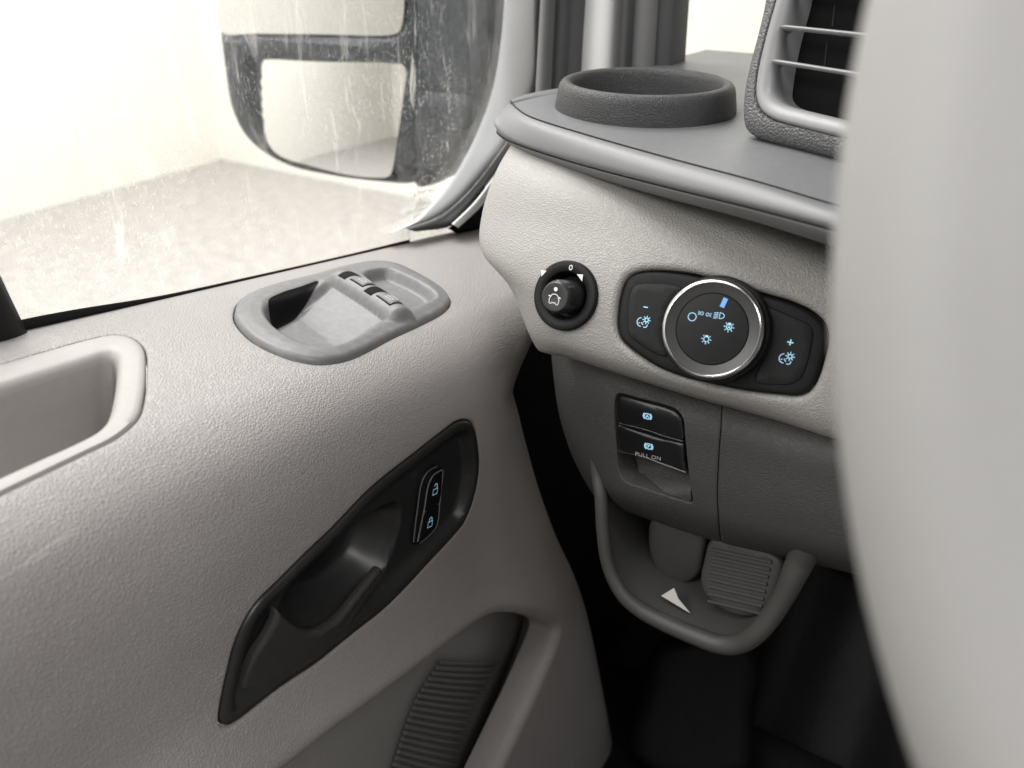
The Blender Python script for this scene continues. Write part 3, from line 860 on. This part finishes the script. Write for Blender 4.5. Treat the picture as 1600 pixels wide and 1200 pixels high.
FS.build('fascia', [(FS.loop_uv(LF, offset(ls_out, .0042)), .0034, .006), (FS.loop_uv(MF, mc + mk * .93), .0006, .004)], M['dash'], dash)

# ---- headlight switch
hls = part('headlight_switch', dash)
hfield('switch_plate', LF, ls_out, lambda p, q, d: -.0035 + .0022 * rnd(d, .0022), .003, M['black'], hls, rings=(.0005, .0012, .0022), skirt=.004)
LBT = [(983,462),(990,447),(1002,443),(1030,443),(1051,445),(1066,452),(1052,470),(1042,492),(1036,520),(1038,540),(1043,556),(1026,554),(996,535),(983,524),(980,505)]
RBT = [(1188,482),(1200,480),(1215,485),(1250,500),(1265,508),(1270,520),(1267,545),(1259,575),(1250,592),(1236,600),(1210,601),(1180,597),(1187,570),(1195,545),(1197,515)]
for ol in (LBT, RBT):
    b = cr(lpx(ol), closed=True, step=.0012)
    hfield('dimmer_button_gap', LF, offset(b, .0005), lambda p, q, d: -.00115 + 0 * p, .004, M['rubber'], hls, skirt=0)
    hfield('dimmer_button', LF, b, lambda p, q, d: -.0011 + .0009 * rnd(d, .0008), .003, M['black_soft'], hls, rings=(.0003, .0007), skirt=.0005)
kc = LF.px(1119, 515)
lathe('knob_collar', LF, kc, [(.0262, -.002), (.0260, .003), (.0252, .0045), (.0245, .0046), (.024, .0046)], M['black_soft'], hls, 96)
lathe('knob_body', LF, kc, [(.0242, .003), (.0240, .0095), (.0238, .0108), (.0232, .0114)], M['black_soft'], hls, 96)
lathe('knob_ring', LF, kc, [(.0238, .0103), (.0239, .0112), (.0236, .0122), (.0229, .0130), (.0221, .0132), (.0217, .0129), (.0216, .0126), (.021, .0124)], M['chrome'], hls, 96)
lathe('knob_bezel', LF, kc, [(.0217, .0127), (.0212, .01255), (.0172, .0118), (.0170, .0112)], M['ring_face'], hls, 96)
lathe('knob_face', LF, kc, [(.0169, .0100), (.0169, .0117), (.0166, .0121), (.012, .0124), (.006, .0126), (.0005, .01265)], M['black_soft'], hls, 96)
KH = .0130
def kpx(x, y): return LF.px(x, y, KH)
sl = LF.px(1235, 560) - LF.px(1006, 503)
ROT = 0.0
def ring_light(name, c, s, h, extra_lines=(), fr=LF, mm=None, w=.00034, parent=None):
    L = [circ(s * .5, 24)]
    for k in range(8):
        a = k * 45
        if a == 90: continue
        L.append([(s * .66 * math.cos(rad(a)), s * .66 * math.sin(rad(a))), (s * math.cos(rad(a)), s * math.sin(rad(a)))])
    polys = [[(-s*.28, s*.5), (s*.28, s*.5), (s*.28, s*.78), (-s*.28, s*.78)]]
    return strokes(name, fr, L + list(extra_lines), w, h, mm or M['blue'], parent or hls, origin=c, polys=polys)
strokes('off_symbol', LF, [circ(.0019, 28)], .00032, KH, M['blue'], hls, origin=kpx(1081.5, 495))
# side lights
def dee(cx, flip, s=.0011):
    f = -1 if flip else 1
    b = circ(s, 24, c=(cx, 0))
    rays = [[(cx + f * s * 1.5, y * .8), (cx + f * s * 2.6, y * 1.35)] for y in (-s * .9, 0, s * .9)]
    return [b] + rays
strokes('side_light_symbol', LF, dee(-.0013, True, .0007) + dee(.0014, False, .0007), .00024, KH, M['blue'], hls, origin=kpx(1101, 490.5))
dl = [(0, -.0017), (0, .0017)] + [(.0026 * math.sin(t), .0017 * math.cos(t)) for t in np.linspace(0, math.pi, 14)]
strokes('main_beam_symbol', LF, [dl] + [[(-.0008, y), (-.0033, y - .0006)] for y in (-.0015, -.0005, .0005, .0015)], .0003, KH, M['blue'], hls, origin=kpx(1124.5, 493), scale=.82)
ring_light('auto_light_symbol', kpx(1139, 511), .0025, KH, [[(-.0007, -.0008), (0, .0009), (.0007, -.0008)], [(-.0004, -.0002), (.0004, -.0002)]])
ring_light('interior_light_symbol', kpx(1103.5, 530), .0024, KH)
a = kpx(1131, 473)
strokes('knob_mark', LF, [], .0003, .0129, M['bluebar'], hls, origin=a, rot=rad(-12), polys=[[(-.0011, -.0023), (.0011, -.0023), (.0011, .0023), (-.0011, .0023)]])
def dim_icon(x, y):
    c = LF.px(x, y)
    gauge = [circ(.0022, 16, 100, 275, c=(-.0012, -.0003)), [(-.0012, -.0004), (-.0001, -.0016)], [(-.0026, -.0010), (-.0018, -.0008)]]
    s = .0018; o = (.0012, .0012)
    lamp = [[(o[0] + s*.55*math.cos(rad(k)), o[1] + s*.55*math.sin(rad(k))), (o[0] + s*1.2*math.cos(rad(k)), o[1] + s*1.2*math.sin(rad(k)))] for k in range(0, 360, 45)]
    arrow = [circ(.0012, 8, -120, 20, c=(.0009, -.0014))]
    strokes('dimmer_symbol', LF, gauge + lamp + [circ(s*.5, 16, c=o)] + arrow, .0004, -.0001 + .0003, M['blue'], hls, origin=c)
dim_icon(1006, 503); dim_icon(1229.5, 560)
strokes('minus_symbol', LF, [[(-.0012, 0), (.0012, 0)]], .0005, .0002, M['blue'], hls, origin=LF.px(1009, 480))
strokes('plus_symbol', LF, [[(-.0014, 0), (.0014, 0)], [(0, -.0014), (0, .0014)]], .0006, .0002, M['blue'], hls, origin=LF.px(1235, 535))

# ---- mirror adjuster
mad = part('mirror_adjuster', dash)
lathe('adjuster_bezel', MF, mc, [(.0185, -.001), (.0184, .0010), (.0178, .0020), (.0168, .0023), (.0140, .0021), (.0128, .0015), (.0122, .0002), (.0118, -.004), (.0108, -.0065), (.008, -.0075), (.002, -.008)], M['black'], mad, 72)
kf = Fr(MF.w(mc[0] + .0008, mc[1] + .0002, -.006), MF.n + MF.ex * (-.02) + MF.ey * (-.10), MF.ey)
def knurl(r, h, a):
    if .0105 < h < .0165:
        r += .00055 * (1 if (int(a / (2 * math.pi) * 40 * 2 + (1 if int(h / .0008) % 2 else 0)) % 2) else -1) * min(1, (h - .0105) / .0004, (.0165 - h) / .0004)
    return r, h
prof = [(.0088, 0), (.0088, .0095), (.0086, .0102)] + [(.0083, .0102 + k * .0004) for k in range(17)] + [(.0082, .0172), (.0080, .0180), (.0073, .0188), (.0062, .0189), (.003, .0184), (.0004, .0182)]
lathe('adjuster_knob', kf, (0, 0), prof, M['knurl'], mad, 80, 30, knurl)
KT = .0190
strokes('position_dot', kf, [], .0003, KT, M['white'], mad, polys=[circ(.0011, 20, c=(-.0002, .0040))[:-1]])
car = [(-.0026, -.0036), (-.0013, -.0036), (-.0012, -.0030), (.0012, -.0030), (.0013, -.0036), (.0026, -.0036), (.0029, -.0014), (.0018, .0008), (.0009, .0014), (-.0009, .0014), (-.0018, .0008), (-.0029, -.0014), (-.0026, -.0036)]
strokes('car_symbol', kf, [car], .0004, KT, M['white'], mad, polys=[[(-.0038, .0002), (-.0026, .0006), (-.0025, -.0002), (-.0034, -.0003)], [(.0038, .0002), (.0034, -.0003), (.0025, -.0002), (.0026, .0006)]])
strokes('zero_symbol', MF, [circ(.00085, 20, ry=.0012)], .0004, .0026, M['white'], mad, origin=mc + np.array([.0002, .0148]))
for T3 in ([(845.5,422.5),(854,423),(846,432)], [(901.5,428.5),(911,429),(909.5,439.5)]):
    strokes('side_arrow', MF, [], .0003, .0026, M['white'], mad, polys=[[tuple(MF.px(x, y, .0026)) for x, y in T3]])

# ---- edge pad and dash top
LN = V3(.42, 1, 0); LC = .338 + .42 * -.058
def lp(x, y, d): return atP(x, y, LN, LC + d)
T_ = [(798,158),(808,170),(831,184),(919,212),(1050,249),(1181,284),(1304,321),(1430,357),(1560,395)]
M1 = [(778,178),(786,192),(815,208),(905,234),(1040,270),(1178,305),(1304,339),(1430,375),(1560,413)]
M2 = [(772,188),(781,203),(808,219),(898,246),(1036,282),(1176,317),(1303,351),(1430,388),(1560,426)]
G1 = [(776,200),(788,214),(818,227),(900,253),(1036,289),(1176,324),(1302,358),(1430,395),(1560,433)]
B1 = [(786,212),(800,228),(830,243),(905,268),(1036,305),(1176,342),(1300,380),(1430,420),(1560,460)]
M0 = [(a[0]*.62+b[0]*.38, a[1]*.62+b[1]*.38) for a, b in zip(T_, M1)]
G2 = [(x, y + 2.2) for x, y in G1]; G3 = [(x, y + 4.5) for x, y in G1]
ep = []
for L, d, d0 in ((T_, .006, .036), (T_, .0022, .0325), (T_, 0, .03), (M0, -.0068, .024), (M1, -.0112, .018), (M2, -.0132, .013), (G1, -.0126, .012), (G2, -.0092, .016), (G3, -.0120, .013), (B1, -.008, .018), (B1, .030, .06)):
    p = [lp(x, y, d + d0 * max(0, (1 - i / 2.2)) ** 1.5) for i, (x, y) in enumerate(L)]
    if d == .006: p = [q - V3(0, 0, .006) for q in p]
    ep.append([p[0] + V3(.02, .10, 0), p[0] + V3(-.002, .03, 0)] + p + [p[-1] + V3(.2, -.02, 0), p[-1] + V3(.55, 0, 0)])
gridmesh('edge_pad', loft(ep, 130, 110), M['edge'], dash, sharp=60)
dd0 = [.03 * max(0, 1 - i / 2.2) ** 1.5 for i in range(len(T_))]
tp = [lp(x, y, -.001 + e) for (x, y), e in zip(T_, dd0)]
TZ = [lp(x, y, e)[2] for (x, y), e in zip(T_, dd0)]
tp = [V3(p[0], p[1], z - .0008) for p, z in zip(tp, TZ)]
tp += [tp[-1] + V3(.2, -.02, 0), tp[-1] + V3(.55, 0, 0)]
tz = np.mean([p[2] for p in tp[2:9]])
front = np.array([tp[0] + V3(.03, .16, 0), tp[0] + V3(.004, .08, 0), tp[0] + V3(-.001, .03, 0)] + tp)
fc = cr(front, 120)
tg = np.array([[(x + .02 * t, y * (1 - t) + t * max(.78, y), z * (1 - t) + (tz - .004) * t) for x, y, z in fc] for t in np.linspace(0, 1, 24)])
sm = cr(np.array([lp(x, y, e - .0002) for (x, y), e in zip(T_, dd0)]), 90)
tube('pad_seam', sm + V3(0, 0, .0002), .00050, M['rubber'], dash, 6)
gridmesh('dash_top', tg, M['top'], dash, flip_to=(0, .4, 1))

# ---- cup ring
CF = Fr((-.2065, .487, tz + .0005), (0, 0, 1), (0, 1, 0))
lathe('cup_ring', CF, (0, 0), [(.0562, -.004), (.0560, 0), (.0543, .0095), (.0535, .0122), (.0520, .0142), (.0500, .0150), (.0480, .0148), (.0464, .0138), (.0454, .0115), (.0448, .006), (.0440, -.03), (.001, -.03)], M['ring'], dash, 128)

# ---- air vent
vent = part('air_vent', dash)
VF = Fr((-.118, .43, tz), (-.40, -.86, .26))
v_out = cr(VF.pxs([(1192,-90),(1184,0),(1172,54),(1159,104),(1152,141),(1150,180),(1154,201),(1170,214),(1190,221),(1237,233),(1292,248),(1420,282),(1500,240),(1510,0),(1500,-110),(1350,-120)]), closed=True, step=.003)
v_mid = cr(VF.pxs([(1228,-70),(1211,0),(1194,61),(1181,121),(1180,152),(1188,173),(1205,186),(1248,199),(1320,217),(1420,240),(1470,200),(1480,0),(1460,-80),(1350,-95)]), closed=True, step=.0025)
v_in = cr(VF.pxs([(1245,-60),(1229,0),(1211,71),(1202,134),(1206,150),(1220,160),(1309,184),(1410,210),(1440,180),(1450,0),(1430,-65),(1340,-80)]), closed=True, step=.0025)
def pod_h(p, q, d):
    dm = sdf(v_mid, np.stack([p, q], 1))
    return -.010 + .010 * rnd(d, .010) - .004 * sst(-.0005, .001, dm) - .08 * sst(.0012, .004, dm)
hfield('vent_pod', VF, v_out, pod_h, .0025, M['pod'], vent, rings=(.0008, .002, .004, .007), skirt=.07, extra=[offset(v_mid, .0006), offset(v_mid, -.0012)])
VM = VF.pxs([(1228,-70),(1211,0),(1194,61),(1181,121),(1180,152),(1188,173),(1205,186),(1248,199),(1320,217),(1420,240),(1470,200),(1480,0),(1460,-80),(1350,-95)])
VI = VF.pxs([(1245,-60),(1229,0),(1211,71),(1202,125),(1201,142),(1206,153),(1218,161),(1255,171),(1309,184),(1410,210),(1440,180),(1450,0),(1430,-65),(1340,-80)])
ringloft('vent_bezel', VF, VM, VI, [(.0, -.008), (.02, -.0022), (.10, -.0002), (.25, .0006), (.5, .0002), (.8, -.0015), (.95, -.0035), (1.0, -.006), (1.05, -.03)], M['satin'], vent, 160)
hfield('vent_cavity', VF, offset(v_in, .001), lambda p, q, d: -.020 + 0 * p, .006, M['unlit'], vent, skirt=0)
for (x0, y0, x1, y1) in ((1222, 43, 1440, 66), (1208, 96, 1440, 133), (1240, -25, 1440, -8)):
    a, b = VF.px(x0, y0, -.004), VF.px(x1, y1, -.004)
    pth = np.array([VF.w(*(a + (b - a) * t), -.0085 + .006 * min(1, t * 14) ** .5) for t in np.r_[0, .01, .03, .06, np.linspace(.1, 1, 10)]])
    tube('vent_slat', pth, .0033, M['satin'], vent, 14, flat=.34, side=VF.ey)
for (x0, y0, x1, y1) in ((1302, 8, 1298, 40), (1290, 66, 1286, 102), (1370, 0, 1362, 110)):
    pth = np.array([VF.w(*VF.px(x, y, -.008), -.0095) for x, y in ((x0, y0), (x1, y1))])
    tube('vent_vane', np.linspace(pth[0], pth[1], 4), .0006, M['black'], vent, 6, side=VF.ex)

# ---- lower panels
def lowloft(name, rows, holes, wrapL, wrapR, m=M['lower']):
    out = []
    for r in rows:
        p = [atY(*a) for a in r]
        if wrapL: p = [p[0] + wrapL[1], p[0] + wrapL[0]] + p
        if wrapR: p = p + [p[-1] + wrapR[0], p[-1] + wrapR[1]]
        else: p = p + [p[-1] + V3(.2, -.02, 0), p[-1] + V3(.55, 0, 0)]
        out.append(p)
    return Surf(loft(out, 70, 60))
rowsL = [[(860,540,.402),(960,567,.372),(1060,595,.370),(1128,615,.368)],
         [(866,600,.392),(960,620,.359),(1060,645,.354),(1125.5,662,.353)],
         [(874,650,.390),(965,675,.355),(1060,700,.350),(1121.5,717,.349)],
         [(893,710,.390),(975,735,.353),(1065,760,.348),(1119.5,775,.347)],
         [(918,757,.396),(985,777,.352),(1070,802,.350),(1122,817,.349)],
         [(936,782,.404),(995,800,.366),(1074,826,.362),(1124,840,.361)],
         [(946,790,.425),(1000,808,.40),(1078,834,.395),(1126,848,.395)]]
rowsR = [[(1130.5,615.6,.368),(1200,635,.366),(1310,668,.364),(1430,706,.362),(1560,745,.36)],
         [(1128,662.8,.353),(1200,685,.351),(1310,715,.349),(1430,750,.347),(1560,790,.345)],
         [(1124,717.8,.349),(1200,740,.347),(1310,770,.345),(1430,805,.343),(1560,845,.341)],
         [(1122,776,.347),(1200,798,.345),(1310,828,.343),(1430,860,.341),(1560,900,.339)],
         [(1124.5,818,.349),(1200,838,.347),(1310,866,.345),(1430,900,.343),(1560,940,.341)],
         [(1126.5,841,.361),(1200,860,.359),(1310,886,.357),(1430,918,.355),(1560,956,.353)],
         [(1128,849,.395),(1200,866,.393),(1310,891,.391),(1430,922,.39),(1560,960,.388)]]
w = [V3(0, .0012, 0), V3(.0004, .012, 0)]
LL = lowloft('lower', rowsL, [], [V3(-.002, .02, 0), V3(.005, .10, 0)], [V3(.0002, .0008, 0), V3(.0002, .012, 0)])
LRp = lowloft('lower', rowsR, [], [V3(-.0002, .0008, 0), V3(-.0002, .012, 0)], None)
PB = Fr(LL.cam(1015, 690), (.05, -1, .05))
pb_out = cr(np.array([PB.proj(LL.cam(x, y)) for x, y in [(961,622),(966,615),(975,616),(1010,625),(1043,634),(1059,642),(1067,655),(1070,685),(1074,725),(1079,765),(1081,786),(1060,781),(1032,772),(1000,761),(974,750),(967,735),(963,700),(960,660)]]), closed=True, step=.0014)
LL.build('lower_panel', [(LL.loop_uv(PB, offset(pb_out, .0008)), .0008, .012)], M['lower'], dash)
LRp.build('access_panel', [], M['lower'], dash)

# ---- parking brake switch
pbs = part('parking_brake_switch', dash)
def ppx(L): return np.array([PB.proj(LL.cam(x, y)) for x, y in L])
pbb = LL.base(PB)
b1 = cr(ppx([(965,661),(965,640),(966,622),(971,619),(1010,628),(1043,637),(1057,645),(1065,658),(1067,690),(1040,682),(1005,670)]), closed=True, step=.0011)
hfield('auto_hold_button', PB, b1, lambda p, q, d: -.003 + .0022 * rnd(d, .0012), .0016, M['gloss'], pbs, base=pbb, rings=(.0003, .0007, .0012), skirt=.006)
b2 = cr(ppx([(965.5,665),(985,671),(1020,683),(1067,697),(1070,720),(1072,738),(1040,728),(1005,715),(966,704),(965,690)]), closed=True, step=.0011)
hfield('parking_brake_button', PB, b2, lambda p, q, d: -.0028 + .0026 * rnd(d, .0014), .0016, M['gloss'], pbs, base=pbb, rings=(.0003, .0007, .0012), skirt=.022)
for L, r, mm, hh in (([(966,662),(1005,672),(1040,684),(1066,691)], .00028, M['chrome_dark'], -.0012), ([(966,666),(1003,679),(1035,689),(1067,696)], .0005, M['chrome_dark'], -.0009), ([(966,705),(1000,713),(1035,726),(1071,739)], .00065, M['chrome'], -.0010)):
    c_ = cr(ppx(L), 24)
    tube('button_edge', PB.w(c_[:, 0], c_[:, 1], pbb(c_) + hh), r, mm, pbs, 8)
sc_o = cr(ppx([(965,706),(1000,716),(1040,730),(1073,741),(1076,762),(1078,784),(1060,779),(1032,770),(1000,759),(975,749),(968,735)]), closed=True, step=.0014)
qn = ppx([(1060, 781), (1040, 730)])
def scoop_h(p, q, d):
    P = np.stack([p, q], 1); ax = unit(qn[1] - qn[0])
    s = (P - qn[0]) @ ax / np.linalg.norm(qn[1] - qn[0])
    return -.0012 - .014 * sst(.12, .75, s)
hfield('finger_scoop', PB, sc_o, scoop_h, .0014, M['lower'], pbs, base=pbb, skirt=.004)
a = ppx([(1012, 650), (1014, 697), (1014, 711)]); ax = ppx([(985, 704), (1045, 722)]); rot = math.atan2(*(ax[1] - ax[0])[::-1])
for (c_, ch) in ((a[0], 'A'), (a[1], 'P')):
    hz = float(pbb(c_[None])[0]) + .0004
    strokes('brake_symbol', PB, [circ(.0017, 24), circ(.0024, 10, -50, 50), circ(.0024, 10, 130, 230)], .0006, hz, M['blue'], pbs, origin=c_, rot=rot)
    text('symbol_letter', ch, PB, c_, .0027, hz + .0001, M['blue'], pbs, rot=rot, thick=.00012)
text('pull_on_text', 'PULL ON', PB, a[2], .0034, float(pbb(a[2][None])[0]) + .0016, M['grey_print'], pbs, rot=rot, spacing=1.12)

# ---- cubby below
cub = part('cubby', dash)
LIP = [(930,700),(934,740),(939,775),(942,827),(948,874),(958,903),(975,931),(1001,953),(1047,977),(1090,995),(1118,1005),(1140,1008),(1160,1004),(1184,988),(1205,963),(1226,929),(1241,897),(1252,873),(1262,850)]
lipY = [.372,.368,.362,.356,.352,.350,.348,.348,.348,.348,.348,.348,.348,.348,.350,.352,.354,.356,.356]
lip3 = cr(np.array([atY(x, y, Y) for (x, y), Y in zip(LIP, lipY)]), 90)
rr = np.interp(np.linspace(0, 1, 90), [0, .3, .5, .65, .85, 1], [.0040, .0042, .0054, .0058, .0058, .0080])
tube('cubby_lip', lip3, rr, M['cubby'], cub, 16, side=V3(0, 1, 0))
cc = lip3.mean(0)
bowlrows = [lip3 + V3(0, .001, 0)]
for t, sy in ((.2, .02), (.5, .045), (.8, .07), (1.0, .085)):
    sh = 1 - .14 * t
    bowlrows.append(np.stack([cc[0] + (lip3[:, 0] - cc[0]) * sh, lip3[:, 1] + sy, cc[2] + .004 * t + (lip3[:, 2] - cc[2]) * sh], 1))
gridmesh('cubby_bowl', np.array(bowlrows), M['cubby'], cub, flip_to=(0, 0, 0))
bk = bowlrows[-1]
gridmesh('cubby_back', np.array([bk, np.tile(V3(cc[0], bk[:, 1].mean() + .004, cc[2] + .03), (len(bk), 1))]), M['cubby'], cub, flip_to=(0, 0, 0))
PADO = [(1112,842),(1160,850),(1208,866),(1222,880),(1214,920),(1200,950),(1185,962),(1160,965),(1130,955),(1104,935),(1093,912),(1097,880)]
PD = Fr(atY(1155, 905, .372), (-.10, -1, .25))
pad = cr(PD.pxs(PADO), closed=True, step=.002)
padp = hfield('rubber_pad', PD, pad, lambda p, q, d: -.003 + .003 * rnd(d, .003), .003, M['cubby'], cub, rings=(.0008, .002), skirt=.004)
for k in range(8):
    y = 864 + k * 11.5
    a, b = PD.px(1112 - k * .8, y - 6), PD.px(1206 - k * 2.4, y + 14)
    tube('pad_rib', np.array([PD.w(*(a + (b - a) * t), .0004) for t in np.linspace(0, 1, 6)]), .0011, M['cubby'], cub, 8, side=V3(0, 0, 1))
PL = Fr(atY(1070, 870, .385), (.1, -1, .15))
ppl = cr(PL.pxs([(1020,812),(1100,834),(1100,868),(1091,900),(1075,912),(1055,917),(1034,904),(1018,880),(1012,850)]), closed=True, step=.002)
hfield('cubby_insert', PL, ppl, lambda p, q, d: -.003 + .003 * rnd(d, .004), .004, M['cubby'], cub, rings=(.001, .0025), skirt=.004)
leak_patch = thing('light_leak_patch', 'small pale triangle standing in for light leaking into the cubby below the brake switch', 'light patch')  # added pale triangle in place of light shining through
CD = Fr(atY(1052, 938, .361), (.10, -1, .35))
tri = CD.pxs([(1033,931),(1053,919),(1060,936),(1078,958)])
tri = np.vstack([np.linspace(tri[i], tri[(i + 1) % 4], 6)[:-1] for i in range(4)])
o_ = hfield('leak_patch', CD, tri, lambda p, q, d: 0 * p, .004, M['leak'], leak_patch, skirt=.0008)

# ================================================================== PILLAR AND WINDSCREEN
pil = thing('windscreen_pillar', 'pale painted windscreen pillar with black seals behind the cup ring', 'pillar')
def strip(name, x0, x1, X0, X1, m, bulge=.006):
    """an upright moulding; x in the picture at the top edge and at the dash."""
    rows = []
    for t in np.linspace(0, 1, 9):
        h = bulge * math.sin(math.pi * t) ** .7
        Y = X0 + (X1 - X0) * t - h
        rows.append([atY(x0[0] * (1-t) + x1[0] * t, -330, Y), atY(x0[1] * (1-t) + x1[1] * t, -100, Y), atY(x0[2] * (1-t) + x1[2] * t, 60, Y), atY(x0[3] * (1-t) + x1[3] * t, 230, Y)])
    rows = [[p + V3(0, .03, 0) for p in rows[0]]] + rows + [[p + V3(0, .03, 0) for p in rows[-1]]]
    return gridmesh(name, np.array(rows), m, pil, flip_to=(0, 0, 0))
strip('door_seal', (862,850,841,832), (880,868,860,852), .60, .61, M['pillar_mid'])
strip('door_seal_inner', (878,866,858,850), (914,906,896,888), .62, .63, M['pillar'], .010)
strip('pillar_skin', (912,904,894,886), (984,976,967,958), .655, .66, M['body'], .012)
strip('screen_seal', (982,974,965,956), (1000,992,983,974), .64, .64, M['pillar'], .004)
strip('pillar_cover', (998,990,981,972), (1040,1032,1022,1012), .65, .66, M['pillar_mid'], .006)
strip('screen_frit', (1038,1030,1020,1010), (1070,1062,1052,1042), .665, .67, M['pillar'], .003)
scr = thing('windscreen', 'clear windscreen glass beyond the cup ring and vent', 'windscreen')
sg = loft([[(-.34, .80, -.16), (0, .84, -.16), (.4, .84, -.16), (.9, .80, -.16)], [(-.30, .52, .12), (0, .56, .12), (.4, .56, .12), (.9, .52, .12)], [(-.26, .30, .40), (0, .34, .40), (.4, .34, .40), (.9, .30, .40)]], 14, 14)
gl = np.concatenate([sg, sg[::-1] + V3(0, .003, .003)], 0)
gridmesh('glass_sheet', gl, M['clear'], scr)

# ================================================================== STEERING WHEEL
whl = thing('steering_wheel', 'grey steering wheel rim close to the lens on the right', 'steering wheel')
WR = .185; TR = .0165
wn = unit(V3(-.02, -.90, .44))
rimp = atP(1494, 545, wn, np.dot(wn, ray(1494, 545) * .114))
WF = Fr(rimp, wn)
cen = WF.w(WR * math.cos(rad(18)), WR * math.sin(rad(18)))
WF = Fr(cen, wn)
ang = np.linspace(0, 2 * math.pi, 181)[:-1]
path = WF.w(WR * np.cos(ang), WR * np.sin(ang))
tube('wheel_rim', path, TR, M['wheel'], whl, 28, flat=.9, side=wn, closed=True)
path2 = WF.w((WR - .021) * np.cos(ang), (WR - .021) * np.sin(ang), -.002)
tube('wheel_inner_grip', path2, .0135, M['wheel_dark'], whl, 20, flat=.9, side=wn, closed=True)
lathe('wheel_hub', WF, (0, 0), [(.075, -.035), (.078, -.02), (.07, -.008), (.05, 0.0), (.001, .004)], M['black'], whl, 48)
for a0 in (180, 0, 270):
    a = np.array([WF.w(r * math.cos(rad(a0 - 8)), r * math.sin(rad(a0 - 8)), -.012 - .004 * math.sin(r * 20)) for r in np.linspace(.05, WR - .004, 10)])
    tube('wheel_spoke', a, .017, M['black'], whl, 14, flat=.4, side=wn)

# ================================================================== FOOTWELL
def st(name, G, m):
    o = gridmesh(name, np.array(G, float), m, None); o['kind'] = 'structure'; return o
FLZ = -.86
st('cab_floor', [[(x, y, FLZ + .35 * max(0, y - .72) + .004 * math.sin(x * 60)) for x in np.linspace(-.36, .6, 80)] for y in np.linspace(-.6, 1.1, 60)], M['mat'])
st('firewall', [[(x, .95 + .01 * math.sin(x * 20), z) for x in np.linspace(-.42, .6, 20)] for z in np.linspace(-.9, -.32, 20)], M['rubber'])
st('kick_panel', [[(-.335 + .05 * sst(.55, .75, y), y, z) for y in np.linspace(.40, .98, 30)] for z in np.linspace(-.9, -.238, 20)], M['rubber'])
foot = thing('foot_rest', 'black rubber foot rest in the dark footwell under the cubby', 'foot rest')
FR = Fr(atZ(1105, 1110, -.74), (.1, -.75, .66), (0, .5, .8))
fo = cr(FR.pxs([(1020,1010),(1140,1000),(1180,1040),(1175,1120),(1165,1215),(1060,1230),(985,1180),(1000,1080)]), closed=True, step=.006)
hfield('pedal_pad', FR, fo, lambda p, q, d: -.02 + .02 * rnd(d, .02), .008, M['mat'], foot, rings=(.002, .006, .012), skirt=.06)
matt = thing('floor_mat', 'ribbed black rubber floor mat beside the steering wheel rim', 'floor mat')
mp = np.array([(-.30, .05), (.25, .05), (.28, .70), (-.28, .70)])
mpoly = np.vstack([np.linspace(mp[i], mp[(i + 1) % 4], 20)[:-1] for i in range(4)])
MT = Fr((0, 0, FLZ + .012), (0, 0, 1), (0, 1, 0))
hfield('mat_sheet', MT, mpoly, lambda p, q, d: -.004 + .006 * rnd(d, .01), .02, M['mat'], matt, rings=(.003, .008), skirt=.006)
for k in range(14):
    yy = .12 + k * .04
    tube('mat_rib', np.array([(x, yy + .3 * (x), FLZ + .015) for x in np.linspace(.0, .2, 6)]), .003, M['mat'], matt, 8)
